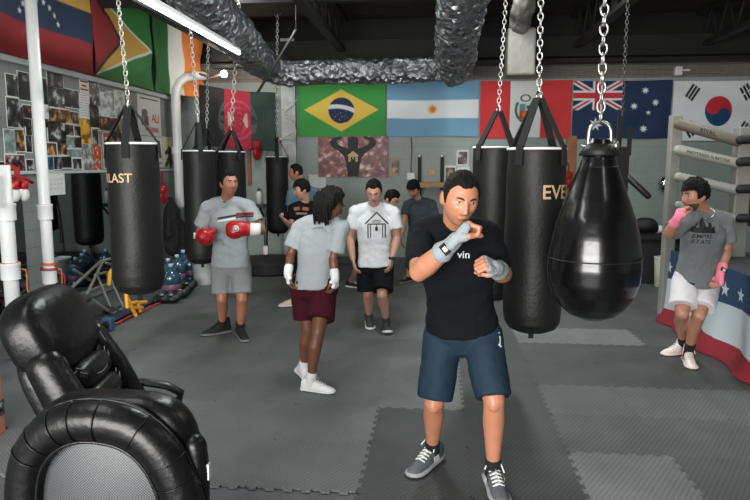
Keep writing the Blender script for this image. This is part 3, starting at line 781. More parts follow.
# wooden door frame strips
for px0, px1, py0, py1, lab in ((564, 573.5, 136, 268, 'orange brown wooden post on the back wall behind the teardrop bag'), (248.5, 251.5, 146, 184, 'narrow orange brown wooden strip left of the rear heavy bag')):
    back_box('wood_post', px0, py0, px1, py1, ORANGEWOOD, lab, 'post', .06)
for px, py, s, lab in ((568, 183, 1.6, 'red boxing glove hanging on the wooden post behind the teardrop bag'), (257, 154, 1.9, 'red boxing glove hanging on the back wall left of the rear heavy bag')):
    P = W(px, py, BY-.16); t = empty('hanging_glove', P, lab, 'glove')
    mini_glove(P, RED, REDCLOTH, t, s); mk('loop', G().tube([P+V((0, 0, .1*s)), P+V((0, .05, .2*s)), P+V((0, .16, .22*s))], .006, 6), BLACK, t)
# bottle on small shelf
o, (c, w, h, d) = back_box('wall_shelf', 249, 203.5, 268, 206.5, BLACKPLASTIC, 'narrow black shelf holding a white bottle in the back left', 'shelf', .3)
mk('bracket', G().bar(c+V((.1, .12, -.2)), c+V((.1, -.1, -.03)), .03, .02), BLACK, o, smooth=False)
P = V((W(259, 200, BY-.15).x, BY-.15, c.z+h/2))
t = empty('water_bottle', P, 'white plastic bottle with black cap on the narrow black shelf', 'bottle')
mk('bottle_body', G().lathe([(.03, 0), (.045, .005), (.047, .17), (.035, .21), (.03, .22)], P, 20), WHITE, t); mk('cap', G().lathe([(.03, .22), (.032, .25), (.012, .27), (.01, .28)], P, 16), BLACKPLASTIC, t)
# loops of wire hanging right of the corner flag
g = G()
for k in range(3):
    pts = [W(297-k*3, 100+k*4, BY-.12)]+[W(290-6*math.cos(i*.5)-k, 112+i*3.2-k*2+2*math.sin(i+k), BY-.12) for i in range(9)]+[W(277, 138+k*2, BY-.12)]
    g.tube(pts, .011, 6)
tag(mk('wire_loops', g, mat('cream_wire', S(190, 186, 176), .6)), 'loops of cream wire hanging between the corner flag and the green flag', 'wire')
# dome
P = W(664, 184, BY-.05)
t = empty('dome_mirror', P, 'small chrome dome on the back wall left of the ring post', 'mirror')
mk('dome', G().ell(P+V((0, -.02, 0)), (.10, .09, .13)), mat('chrome', S(190, 192, 192), .12, 1.0), t); mk('mount', G().box(P+V((.0, .025, 0)), (.1, .05, .1)), BLACK, t, smooth=False)

# ------------------------------------------------------------------ punch bags
def chain_geo(a, b, R, r, pitch=None):
    a = V(a); b = V(b); d = (b-a); L = d.length; d.normalize(); g = G(); st = 1.55
    pitch = pitch or 2*R*st-2.2*r
    n = max(1, int(L/pitch)); s1 = d.cross(V((1, 0, 0))).normalized(); s2 = d.cross(s1)
    off = (L-n*pitch)/2
    for i in range(n): g.torus(a+d*(off+(i+.5)*pitch), R, r, s1 if i % 2 else s2, 14, 6, st, d)
    return g
def bag(label, px, ptop, pbot, Y, dia, papex, chain_px, R=.018, r=.0045, name='heavy_bag', shape=None, logo=None, straps=4, rot=.4, m=BLACKVINYL, white=True, tw=0):
    T = W(px, ptop, Y); B = W(px, pbot, Y); h = T.z-B.z; x = (T.x+B.x)/2; rad = dia/2
    t = empty(name, (x, Y, B.z), label, 'punching bag', None if shape else 'heavy bags hung from the ceiling on chains')
    prof = shape(h, rad) if shape else [(rad*.05, 0), (rad*.55, .012), (rad*.82, .035), (rad*.95, .075), (rad*.995, .14), (rad, .25), (rad*1.0, h*.5), (rad*.985, h*.8), (rad*.97, h-.012), (rad*.95, h), (rad*.3, h+.005)]
    pp = []
    for i in range(len(prof)-1):
        for k in range(6):
            tt = k/6; pp.append((prof[i][0]*(1-tt)+prof[i+1][0]*tt, prof[i][1]*(1-tt)+prof[i+1][1]*tt))
    pp.append(prof[-1])
    g = G().lathe(pp, (x, Y, B.z), 48)
    for k, v in enumerate(g.v):
        d = V((v.x-x, v.y-Y, 0))
        if d.length > .02: g.v[k] = v+d.normalized()*(.006*noise.noise(V((v.x*4, v.y*4, v.z*5))))
    body = mk('bag_body', g, m, t)
    if not shape:
        apex = W(chain_px[0], papex, Y); apex.y = Y; apex.x = (apex.x+x)/2
        if white: mk('piping', G().torus((x, Y, T.z-.012), rad*.975, .008, n=48, k=8), WHITE, body)
        for k in range(straps):
            a = rot+k*2*PI/straps; d = V((math.cos(a), math.sin(a), 0)); p = V((x, Y, T.z))+d*rad*.98
            q = apex+d*.02
            s = mk('strap', G().bar(p-V((0, 0, .0)), q, .05, .008, d).bar(p+V((0, 0, .01))+d*.006, p-V((0, 0, .11))+d*.014, .05, .008, d), WEBBING, t, smooth=False)
        mk('hook_ring', G().torus(apex+V((0, 0, .01)), .032, .008, (1, .3, 0)), STEEL, t)
        mk('bottom_tab', G().box((x, Y, B.z-.015), (.03, .012, .05)), WEBBING, t, smooth=False)
        top = apex
    else: top = W(chain_px[0], papex, Y); top = V((x, Y, top.z))
    e = W(chain_px[1], chain_px[2], Y); d = (e-top); k = (TOP-.1-top.z)/d.z; e = top+d*k; e.y = Y
    mk('chain', chain_geo(top+V((0, 0, .03)), e, R, r), STEEL if R > .01 else DARKSTEEL, t)
    mk('ceiling_hook', G().torus(e+V((0, 0, .0)), .05, .01, (0, 1, 0)).tube([e+V((0, 0, .05)), (e.x, e.y, TOP-.005)], .012, 8), DARKSTEEL, t)
    if logo:
        txt, size, ang, dz, mm = logo
        vs, fs = text_geo(txt, size); g = G(); c = V((x, Y, T.z-dz)); rr = rad*1.012
        for p in vs:
            a = ang+p[0]/rad; g.v.append(c+V((math.sin(a)*rr, -math.cos(a)*rr, p[1])))
        g.f = fs; mk('logo', g, mm, body, smooth=False)
    return t
bag('black heavy bag with pale lettering, leftmost of the hanging bags', 136, 142, 294, 4.25, .345, 106, (126.5, 118, 0), R=.013, r=.0036, logo=('EVERLAST', .085, -.70, .245, GOLD), rot=.2)
bag('plain black heavy bag behind the man in red gloves, nearer the corner', 200.5, 150, 264, 7.0, .355, 122, (199, 190, 28), R=.02, r=.005, rot=.5)
bag('black heavy bag directly behind the head of the man in red gloves', 232, 151, 262, 7.9, .37, 130, (233, 236, 52), R=.022, r=.0055, rot=.9)
bag('small looking rear heavy bag near the back wall, behind the boys', 277.5, 156, 234, 9.9, .35, 137, (277, 277, 85), R=.018, r=.0045, rot=.3)
bag('black heavy bag partly hidden behind the front lettered heavy bag', 494, 146, 300, 5.1, .36, 111, (500, 506, 0), R=.013, r=.0036, rot=.7)
bag('large black heavy bag with tan lettering right of the front boxer', 534, 147, 332, 4.0, .358, 98, (539, 541, 0), R=.015, r=.004, logo=('EVERLAST', .115, 1.47, .27, GOLD), rot=.85)
bag('black heavy bag in back corner, mostly hidden by a nearer bag, reflected in mirror', 208, 150, 247, 9.45, .43, 128, (208, 208, 60), R=.02, r=.005, rot=.1)
def tear(h, r):
    P = [(.02, 0), (.25, .008), (.5, .035), (.72, .085), (.88, .15), (.97, .22), (1.0, .30), (.985, .38), (.91, .48), (.82, .57), (.69, .67), (.53, .77), (.395, .85), (.31, .92), (.25, .975), (.2, 1.0), (.05, 1.003)]
    return [(a*r, b*h) for a, b in P]
t = bag('big glossy black teardrop bag on a thick chain', 595.5, 139, 320, 3.6, .50, 128, (600, 605, 0), R=.020, r=.0055, name='teardrop_bag', shape=tear, m=GLOSSVINYL)
o = W(597, 139, 3.6); o = V((t.location.x, 3.6, o.z))
g = G()
pts = [(-.062, 0, -.045)]+[(-.058*math.cos(a), 0, .03+.062*math.sin(a)) for a in [i*PI/10 for i in range(11)]]+[(.062, 0, -.045)]
g.tube([o+V(p) for p in pts], .0095, 10)
mk('shackle', g, STEEL, t)
mk('shackle_bolt', G().tube([o+V((-.085, 0, -.035)), o+V((.085, 0, -.035))], .011, 10).ell(o+V((.085, 0, -.035)), (.02, .02, .026)), STEEL, t)
mk('collar', G().lathe([(.05, -.02), (.075, -.03), (.108, -.085), (.1, -.09)], o, 24), BLACKVINYL, t)
for zz, rr in ((.355, 1.0), (.85, .395)):
    hh = o.z-t.location.z
    mk('seam', G().torus((t.location.x, 3.6, t.location.z+hh*zz), .25*rr*.998+.001, .0035, n=64, k=6), BLACKVINYL, t)
# gear hung behind the teardrop bag
P = W(622, 175, 7.2)
t = empty('pull_handle', P, 'black strap with a foam grip handle hanging behind the teardrop bag', 'strap')
mk('strap', G().box(P+V((-.02, 0, .05)), (.16, .06, .5)).box(P+V((-.05, 0, .42)), (.05, .03, .4)).box(P+V((.06, 0, .36)), (.04, .03, .3)), WEBBING, t, smooth=False)
mk('grip', G().tube([P+V((.06, 0, -.02)), W(648, 196, 7.15)], .035, 14), BLACKPLASTIC, t)
mk('chain', chain_geo(P+V((-.03, 0, .62)), P+V((-.03, 0, 2.2)), .016, .004), DARKSTEEL, t)

# ------------------------------------------------------------------ boxing ring with bunting
RX0, RY1 = 2.56, 7.28
t = empty('boxing_ring', (4.5, 5, 0), 'raised black boxing ring with grey padded ropes at the right', 'boxing ring')
mk('platform', G().box((4.5, 5.0, .36), (3.86, 4.5, .72)), BLACK, t, smooth=False)
mk('canvas', G().box((4.5, 5.0, .74), (3.9, 4.56, .05)), mat('ring_canvas', S(40, 42, 44), .8), t, smooth=False)
pa = W(676, 117, 7.2); pb = W(744, 133, 7.0)
def post(p, w, zt, nm='corner_post'): return mk(nm, G().box((p.x, p.y, zt/2), (w, w, zt)), mat('post_grey', S(128, 127, 121), .55, var=.06), t, smooth=False, mods=(bevel(.012),))
post(pa, .115, pa.z+.02); post(pb, .15, pb.z+.06)
PADL = mat('rope_pad', S(140, 139, 132), .6)
for k, (y0, y1, r, hasT) in enumerate(((124, 141, .055, 1), (150, 163, .055, 1), (177, 190, .05, 0), (205, 219, .045, 0))):
    a = W(679, y0, 7.08); b = W(737, y1, 6.92)
    o = mk('rope_pad', G().tube([a, a.lerp(b, .5), b], r, 14), PADL if k else mat('rope_pad_brown', S(96, 88, 77), .6), t)
    c = a.lerp(b, .5); xd = (b-a).normalized(); zd = V((0, 0, 1)); nn = xd.cross(zd)
    if hasT:
        g = flat_text(G(), 'RIVAL' if k == 0 else 'PRETTINESS IS BETTER', .06 if k == 0 else .042, c+nn*r*1.02, xd, zd, .003)
        mk('lettering', g, BLACK, o, smooth=False)
    q = W(739, y1, 6.88)
    mk('turnbuckle', G().tube([b, q], .035, 10).tube([q+V((0, -.03, .01)), q+V((.22, -.05, .02))], .045, 12), BLACK, t)
    mk('rope', G().tube([q+V((.2, -.04, .02)), (6.3, 4.8, q.z+.1)], .025, 8), GREYPAD, t)
mk('post_cover', G().box(pb+V((.11, -.02, -.5)), (.10, .10, .9)), BLACK, t, smooth=False)
BUNT = attr_mat('bunting_cloth', .8, bump=.15, bscale=60)
bl, wh, rd = C(22, 54, 84), C(168, 180, 186), C(120, 16, 32)
bst = [(7.28-.16-i*.265, .13) for i in range(17)]
def bunt_fn(u, v):
    y = RY1+.01-u*4.4
    zt = .80-.015*math.sin(u*13)
    z = zt*(1-v)+.006
    x = RX0-.03-.028*math.sin(u*46+1.2*math.sin(u*9))*(.25+v)-.03*v*(.5+.5*math.sin(u*23+2))-.10*max(0, v-.8)*5*(.4+.6*abs(math.sin(u*19)))*.8
    return (x, y, z)
def bunt_col(u, v):
    w = .006*math.sin(u*40)
    if v < .385+w:
        y = RY1-u*4.4; z = .8*(1-v)
        for sy, sz in bst:
            if abs(y-sy) < .075 and abs(v*.8-.19) < .075 and inpoly(-(y-sy), .19-v*.8, star(0, 0, .068)): return wh
        return bl
    if v < .80+w: return wh
    return rd
tag(sheet(bunt_fn, bunt_col, 640, 130, 'bunting', BUNT, loc=(RX0, 5, 0), thick=.003), 'stars and stripes style bunting in blue, white and red draped down the ring side', 'bunting')
def bunt2(u, v): return (RX0-.02+u*.4, RY1+.03+.02*math.sin(u*20)*v, .8*(1-v)+.008)
# speaker-like small label on the bunting end
P = FL(681, 262, .62); 
# items on ring edge: dark bag and water bottle
P = V((2.78, 6.95, .765))
g = G().ell(P+V((0, 0, .11)), (.16, .2, .12), e1=.6, e2=.7).tube([P+V((-.1, -.1, .18)), P+V((-.1, 0, .28)), P+V((-.1, .1, .18))], .012, 6)
tag(mk('gym_bag', g, mat('dark_cloth', S(18, 19, 22)), mods=(wrinkle(.03, .1),)), 'dark gym bag resting on the ring edge behind the man with pink wraps', 'bag')
P = V((2.70, 6.55, .765))
t = empty('drink_bottle', P, 'blue and white bottle standing on the ring edge beside the grey shirted man', 'bottle')
mk('bottle_body', G().lathe([(.03, 0), (.036, .01), (.036, .15), (.02, .18), (.016, .2)], P, 16), mat('bottle_blue', S(40, 75, 105), .3), t); mk('cap', G().lathe([(.018, .195), (.018, .225), (.01, .23)], P, 12), WHITE, t)
# back right clutter: dark table with gear, cream bin
P = FL(648, 286)
t = empty('gear_table', (P.x, 9.6, 0), 'low black table covered in dark gear behind the ring corner', 'table')
mk('tabletop', G().box((P.x-.1, 9.75, .68), (1.5, .7, .05)), BLACK, t, smooth=False); mk('front_panel', G().box((P.x-.1, 9.46, .34), (1.46, .03, .64)), BLACK, t, smooth=False)
for sx in (-.7, .7):
    for sy in (-.28, .28): mk('leg', G().box((P.x-.1+sx, 9.75+sy, .33), (.05, .05, .66)), BLACK, t, smooth=False)
for k, (dx, s, m, lab) in enumerate(((-.25, .13, BLACK, 'black head guard on the dark table, left of two'), (.02, .15, BLACK, 'black boxing glove heap on the dark table behind the ring'), (.2, .08, WHITE, 'white rolled wrap on the dark table beside the ring corner'))):
    c = V((P.x+dx, 9.62, .715+s*.8))
    tag(mk('sparring_gear', G().ell(c, (s*1.2, s, s*.8)).ell(c+V((s*.8, -.02, -.3*s)), (s*.5, s*.5, s*.45)), m, mods=(remesh(.015, 2),)), lab, 'gear')
P = FL(657, 284); P.y -= .22
t = empty('waste_bin', (P.x, P.y, 0), 'small cream bin beside the far end of the ring bunting', 'bin')
mk('bin_body', G().lathe([(.10, 0), (.105, .01), (.125, .42), (.118, .42), (.1, .05)], (P.x, P.y, 0), 24), mat('cream_plastic', S(160, 158, 140), .5), t); mk('rim', G().torus((P.x, P.y, .42), .123, .008), WHITE, t)

# ------------------------------------------------------------------ leather chairs in front
MESHM = mat('chair_mesh', S(46, 50, 53), .45)
def _mesh_node():
    nt = MESHM.node_tree; b = nt.nodes['Principled BSDF']; tc = nt.nodes.new('ShaderNodeTexCoord')
    ck = nt.nodes.new('ShaderNodeTexChecker'); ck.inputs['Scale'].default_value = 230
    ck.inputs['Color1'].default_value = S(70, 75, 78); ck.inputs['Color2'].default_value = S(14, 15, 16)
    sx = nt.nodes.new('ShaderNodeSeparateXYZ'); cx = nt.nodes.new('ShaderNodeCombineXYZ')
    nt.links.new(tc.outputs['Object'], sx.inputs[0]); nt.links.new(sx.outputs[0], cx.inputs[0]); nt.links.new(sx.outputs[2], cx.inputs[1])
    nt.links.new(cx.outputs[0], ck.inputs['Vector']); nt.links.new(ck.outputs['Color'], b.inputs['Base Color'])
    bp = nt.nodes.new('ShaderNodeBump'); bp.inputs['Strength'].default_value = .4; bp.inputs['Distance'].default_value = .002
    nt.links.new(ck.outputs['Fac'], bp.inputs['Height']); nt.links.new(bp.outputs['Normal'], b.inputs['Normal'])
_mesh_node()
STITCH = mat('pale_stitch', S(150, 152, 152), .7)
def chair_base(t, z=.42):
    mk('gas_column', G().tube([(0, 0, .10), (0, 0, .25), (0, 0, z)], [.035, .03, .025], 14, (0, 0)), BLACKPLASTIC, t, local=True)
    for k in range(5):
        a = k*2*PI/5+.3; d = V((math.cos(a), math.sin(a), 0))
        l = mk('base_leg', G().tube([d*.03+V((0, 0, .13)), d*.18+V((0, 0, .115)), d*.31+V((0, 0, .085))], [.03, .025, .018], 10), BLACKPLASTIC, t, local=True)
        mk('caster', G().tube([d*.31+V((-.02*d.y, .02*d.x, .03)), d*.31+V((.02*d.y, -.02*d.x, .03))], .03, 14, (0, 0)).tube([d*.31+V((0, 0, .03)), d*.31+V((0, 0, .085))], .008, 6), BLACKPLASTIC, l, local=True)
def chair_mesh_back():
    # chair whose woven back panel faces the camera; back plane about 1.75 m away
    c = W(112, 500, 1.78)
    t = empty('office_chair', (c.x, 1.50, 0), 'black leather rimmed office chair with woven back panel, nearest in the left foreground', 'chair', rz=.0)
    yb = .26
    arch = []
    top = 1.045; hw = .248
    # arch path in local x,z (slightly tilted to the right like the photograph)
    raw = [(x_, z_-.036) for x_, z_ in [(-.268, .50), (-.268, .66), (-.258, .78), (-.228, .875), (-.17, .945), (-.09, .985), (.0, .992), (.09, .972), (.16, .92), (.21, .84), (.238, .74), (.246, .62), (.246, .50)]]
    def sm(P, n=6):
        out = []
        for i in range(len(P)-1):
            p0, p1, p2, p3 = [V(P[max(0, min(len(P)-1, k))]) for k in (i-1, i, i+1, i+2)]
            for k in range(n):
                s = k/n; out.append(.5*((2*p1)+(p2-p0)*s+(2*p0-5*p1+4*p2-p3)*s*s+(3*p1-p0-3*p2+p3)*s**3))
        out.append(V(P[-1])); return out
    path = sm([(p[0], yb+.10*(p[1]-.5)*-.25, p[1]) for p in raw])
    g = G().tube(path, .062, 20, up=(0, 1, 0), ax=(1.0, .95))
    rim = mk('rim', g, LEATHER, t, local=True)
    for k in (18, 22, 27, 31, 36, 44, 52, 56):
        k = min(k, len(path)-2); tg = (path[k+1]-path[k-1]).normalized()
        mk('seam', G().torus(path[k], .0625, .0022, tg, n=24, k=5), LEATHER, rim, local=True)
    mk('outer_piping', G().tube([p+V((0, .015, 0))+(p-V((0, yb, .6))).normalized()*.062 for p in path], .005, 6), STITCH if False else LEATHER, rim, local=True)
    inner = [p+(V((-.012, yb, .66))-p).normalized()*.055 for p in path]
    poly = [(p.x, p.z) for p in inner]
    nr = 14; g = G(); cx, cz = -.01, .62
    rings = [[V((cx+(x-cx)*s, yb-.012-.03*(1-s*s), cz+(z-cz)*s)) for x, z in poly+[(poly[-1][0]*(1-k/8)+poly[0][0]*k/8, poly[-1][1]) for k in range(1, 8)]] for s in [i/nr for i in range(nr, 0, -1)]]
    g.loft(rings, False, True)
    mk('back_panel', g, MESHM, t, local=True)
    mk('panel_piping', G().tube([p+V((0, -.035, 0)) for p in inner], .006, 8), LEATHER, t, local=True)
    g = G().ell((-.01, yb+.09, .68), (.272, .085, .33), n=40, e1=.55, e2=.5)
    mk('back_shell', g, LEATHER, t, local=True)
    mk('lumbar_bolster', G().tube([(.262, yb+.05, .60), (.268, yb+.05, .78), (.262, yb+.05, .86)], .036, 14), LEATHER, t, local=True)
    mk('pull_tab', G().box((.302, yb+.05, .78), (.008, .02, .05)), WHITE, t, local=True, smooth=False)
    mk('seat', G().ell((0, -.02, .45), (.27, .25, .065), n=32, e1=.5, e2=.5), LEATHER, t, local=True)
    chair_base(t)
chair_mesh_back()
def chair_recline():
    P = W(4, 347, 2.12)+V((.03, .25, 0)); ang = math.radians(9)     # faces right
    d = V((math.cos(ang), math.sin(ang), 0)); c = P+d*.36
    t = empty('office_chair', (c.x, c.y, 0), 'black leather executive chair with a padded headrest, behind the woven backed chair at left', 'chair', rz=ang-PI/2)
    # local: +y forward, z up; back leans backwards
    hz = P.z; tl = math.radians(24); R = Matrix.Rotation(tl, 3, 'X'); ax_ = R @ V((0, 0, 1)); fn = R @ V((0, 1, 0)); h0 = V((0, -.36, hz))
    def B(x, y, z): return h0+V((x, 0, 0))+fn*y+ax_*z
    mk('headrest', G().ell(B(0, 0, 0), (.255, .10, .175), R, n=44, e1=.72, e2=.55), LEATHER, t, local=True, mods=(wrinkle(.008, .25),))
    mk('back_shell', G().ell(B(0, -.045, -.36), (.255, .05, .34), R, n=36, e1=.4, e2=.35), LEATHER, t, local=True)
    for k in range(4):
        p = mk('back_cushion', G().ell(B(0, .035, -.21-.105*k), (.165, .07, .060), R, n=28, e1=.7, e2=.55), LEATHER, t, local=True)
        for q in (.0, .022): mk('stitch_line', G().tube([B(x*.15, .104-.012*x*x-q*.3, -.235-.105*k+.05*x*x+q) for x in [i/8-1 for i in range(17)]], .0016, 5), STITCH, p, local=True)
    for s in (-1, 1):
        pts = [B(s*.215, .02, -.10), B(s*.225, .03, -.26), B(s*.225, .035, -.44), B(s*.215, .05, -.66)]
        b = mk('side_bolster', G().tube(pts, [.062, .07, .07, .06], 22, ax=(1, 1.15)), LEATHER, t, local=True)
        mk('stitch_line', G().tube([p+V((-s*.030, 0, 0))+fn*.062 for p in pts], .0018, 5), STITCH, b, local=True)
    mk('seat', G().ell((0, -.04, .47), (.26, .24, .08), n=36, e1=.5, e2=.45), LEATHER, t, local=True)
    for s in (-1, 1):
        pts = [(s*.28, -.34, .70), (s*.30, -.25, .725), (s*.305, -.11, .73), (s*.305, .0, .71), (s*.305, .06, .675), (s*.30, .045, .62), (s*.28, .0, .46)]
        mk('armrest', G().tube(pts, [.014, .018, .02, .02, .02, .018, .018], 12, ax=(1.4, .8)), BLACKPLASTIC, t, local=True)
    chair_base(t)
chair_recline()

# ------------------------------------------------------------------ clutter along the left wall
GREYM = mat('grey_tube', S(120, 122, 116), .45, .3)
t0 = FL(100, 322)
t = empty('metal_stand', t0, 'collapsed grey metal tube stand lying along the left wall', 'stand')
def LW(px, py, X): return WX(px, py, X)
bars = [((63, 296, -3.75), (101, 261, -4.05)), ((85, 298, -3.7), (103, 261, -4.05)), ((101, 261, -4.05), (122, 256, -4.0)), ((74, 270, -4.0), (90, 280, -4.05)), ((95, 275, -3.9), (107, 272, -4.1)), ((107, 272, -4.1), (108, 280, -4.1)),
        ((98, 277, -4.1), (113, 314, -3.72)), ((109, 276, -4.1), (123, 307, -3.72)), ((106, 263, -4.2), (117, 266, -4.2)), ((90, 298, -3.7), (113, 314, -3.65)), ((113, 314, -3.65), (123, 308, -3.7))]
for a, b in bars: mk('bar', G().tube([LW(*a), LW(*b)], .017, 8), GREYM, t)
a, b = LW(48, 313, -3.68), LW(88, 298, -3.68); mk('thick_bar', G().tube([a, b], .042, 12), mat('dark_tube', S(62, 60, 56), .5, .3), t)
P = FL(112, 318); tag(mk('weight_plate', G().lathe([(.03, 0), (.22, 0), (.225, .02), (.22, .045), (.06, .05), (.03, .05)], (P.x-.05, P.y, .005), 32, Matrix.Rotation(.45, 3, 'Y')).lathe([(.03, .05), (.05, .055), (.045, .06)], (P.x-.05, P.y, .03), 16), BLACK, smooth='auto'), 'black weight plate leaning on the floor by the grey metal stand', 'weight')
P = FL(134, 316); X = P.x
t = empty('push_up_bars', P, 'yellow tubular push up frame on the floor under the left heavy bag', 'exercise bars')
for a, b in (((126, 295), (127, 307)), ((126, 295), (134, 312)), ((127, 304), (137, 302)), ((137, 302), (140, 311)), ((127, 307), (142, 308)), ((134, 312), (136, 316)), ((137, 303), (146, 302))):
    mk('bar', G().tube([WX(a[0], a[1], X), WX(b[0], b[1], X+.02)], .022, 8), YELLOW, t)
P = LW(115, 275, -4.0); tag(mk('yellow_handle', G().tube([P+V((0, -.16, -.09)), P+V((0, -.12, .05)), P+V((0, -.02, .10)), P+V((0, .08, .05)), P+V((0, .1, -.1))], .026, 10), YELLOW), 'bent yellow handle leaning behind the left heavy bag', 'handle')
P = FL(87, 336); t = empty('metal_flask', P, 'silver metal flask standing on the floor beside the reclining chair', 'flask')
mk('flask_body', G().lathe([(.04, 0), (.043, .01), (.043, .2), (.04, .21)], P, 20), DARKSTEEL, t); mk('flask_cap', G().lathe([(.04, .21), (.046, .22), (.046, .27), (.035, .275)], P, 20), STEEL, t)
P = FL(92, 338)+V((.05, -.1, .008)); tag(mk('red_pouch', G().ell(P+V((.03, .0, .05)), (.09, .08, .05), e1=.8, e2=.7).tube([P+V((0, 0, .05)), P+V((.02, .05, .16))], [.05, .03], 8), REDCLOTH, mods=(wrinkle(.05, .06),)), 'crumpled red pouch on the floor in front of the metal flask', 'pouch')
P = FL(101, 332)+V((.05, .06, .002)); t = empty('small_speaker', P, 'small black and blue portable speaker on the floor by the red pouch', 'speaker')
mk('speaker_body', G().box(P+V((0, 0, .07)), (.11, .09, .14)), mat('speaker_blue', S(45, 75, 110), .5), t, smooth=False, mods=(bevel(.015),)); mk('speaker_front', G().lathe([(.005, .05), (.04, .05), (.04, .044)], P+V((0, 0, .07)), 20, Matrix.Rotation(PI/2, 3, 'X')), BLACK, t)
g = G().tube([FL(82, 333, .10), FL(79, 338, .10), FL(80, 346, .05), FL(79, 358, .02), FL(84, 366, .012)], .011, 8)
tag(mk('white_cable', g, WHITE), 'white cable looping down beside the reclining chair', 'cable')
pts = [FL(90, 340, .012), FL(97, 331, .05), FL(105, 326, .012), FL(118, 323, .008), FL(130, 316, .012), FL(142, 312, .012), FL(152, 306, .012), FL(165, 301, .012)]
tag(mk('extension_cord', G().tube(pts, .011, 8), mat('red_cord', S(185, 55, 45), .5)), 'red extension cord lying along the mat edge by the left wall', 'cord')
P = FL(132, 313); tag(mk('blue_mat', G().box((P.x-.14, P.y, .012), (.30, 1.3, .024)), mat('navy_mat', S(34, 48, 72), .7), smooth=False, mods=(bevel(.01),)), 'folded navy mat strip beside the yellow frame along the mat edge', 'mat')
JUG = mat('jug_blue', S(46, 76, 96), .18, coat=.3, var=.1, spec=.7)
def jug(P, s, label, pink=True):
    t = empty('water_jug', P, label, 'water jug', 'blue water jugs on the floor near the corner')
    pr = [(.10, 0), (.128, .015), (.13, .07), (.122, .085), (.13, .10), (.13, .17), (.122, .185), (.13, .2), (.13, .27), (.115, .32), (.06, .365), (.03, .38), (.03, .42)]
    mk('jug_body', G().lathe([(a*s, b*s) for a, b in pr], P, 28), JUG, t, smooth='auto')
    mk('cap', G().lathe([(.031*s, .41*s), (.033*s, .45*s), (.02*s, .455*s)], P, 16), mat('cap_blue', S(160, 190, 210), .4), t)
    if pink: mk('jug_label', G().lathe([(.131*s, .1*s), (.1325*s, .105*s), (.1325*s, .165*s), (.131*s, .17*s)], P, 28), mat('label_pink', S(120, 84, 104), .5), t)
for px, py, s, lab in ((172, 296, .95, 'blue water jug with a pale label, just right of the left heavy bag'), (178, 284, .95, 'blue water jug behind the first one, second from the left bag'), (191, 281, 1.0, 'blue water jug beside the white bucket, under the second heavy bag'), (184, 278, .95, 'blue water jug at the back of the group, nearest the corner'), (169, 287, .9, 'blue water jug half hidden by the left heavy bag')):
    P = FL(px, py); jug(P, s, lab)
P = FL(203, 284); t = empty('bucket', P, 'white plastic bucket on the floor under the second heavy bag', 'bucket')
mk('bucket_body', G().lathe([(.12, 0), (.125, .01), (.145, .33), (.15, .33), (.15, .36), (.14, .36), (.12, .05)], P, 28), PVC, t); mk('handle', G().torus(P+V((0, -.02, .27)), .15, .005, (0, .35, 1), n=24), STEEL, t)
for k, (px, py, lab) in enumerate(((163, 303, 'black glove on the gear heap nearest the left heavy bag'), (172, 303, 'black shoe like gear at the front of the heap by the jugs'), (181, 298, 'black head guard in front of the middle water jug'), (187, 291, 'black padded gear beside the jug nearest the bucket'), (176, 292, 'black pads in the middle of the gear heap'))):
    P = FL(px, py); P.z = .0
    g = G().ell(P+V((0, 0, .06)), (.11, .08, .06)).ell(P+V((.075, .04, .09)), (.06, .055, .065)).ell(P+V((-.075, -.03, .05)), (.045, .05, .045))
    o = tag(mk('sparring_gear', g, mat('gear_black', S(15, 15, 17), .5), mods=(remesh(.015, 2), wrinkle(.03, .06))), lab, 'gear', 'black training gear heaped by the water jugs')
    P2 = P+V((.02, -.07, .12)); mk('trim_patch', G().ell(P2, (.03, .02, .014)), GREYPAD, o)
# bag stand base in the back
P = FL(270, 272)
t = empty('weighted_base', P, 'round black weighted base with a pole below the rear heavy bag', 'stand')
mk('base', G().lathe([(.05, .0), (.44, 0), (.47, .03), (.47, .18), (.42, .23), (.1, .25)], P, 40), BLACK, t, smooth='auto'); 
mk('pole', G().tube([P+V((-.06, 0, .24)), W(266, 236, P.y), W(268, 205, P.y)], .03, 10), DARKSTEEL, t); mk('clamp', G().box(W(266, 250, P.y-.04), (.07, .05, .14)), STEEL, t, smooth=False)
for px, py, m, lab in ((256, 274, mat('gear_olive', S(80, 76, 50), .5), 'small black and yellow gym shoe beside the round black base'), (277, 270, RED, 'small red and white glove on the floor right of the round black base')):
    P = FL(px, py); t = empty('floor_gear', P, lab, 'gear')
    mk('gear_body', G().ell(P+V((0, 0, .06)), (.13, .08, .06)), m, t); mk('gear_sole', G().box(P+V((.02, 0, .012)), (.28, .12, .024)), BLACK, t, smooth=False); mk('gear_patch', G().ell(P+V((.07, -.05, .09)), (.05, .04, .04)), WHITE, t)
# printed box beside the reclining chair
c = FL(-40, 440); t = empty('card_box', c, 'reddish box with a black and white band at the left edge behind the chairs', 'box'); mk('box_body', G().box(c+V((0, 0, .19)), (.4, .3, .38)), mat('box_red', S(170, 105, 90), .6), t, smooth=False, mods=(bevel(.006),)); mk('box_band', G().box(c+V((0, 0, .17)), (.404, .304, .1)), photo_mat('band_bw', S(15, 15, 15), S(90, 90, 90), S(200, 200, 200), 25), t, smooth=False)

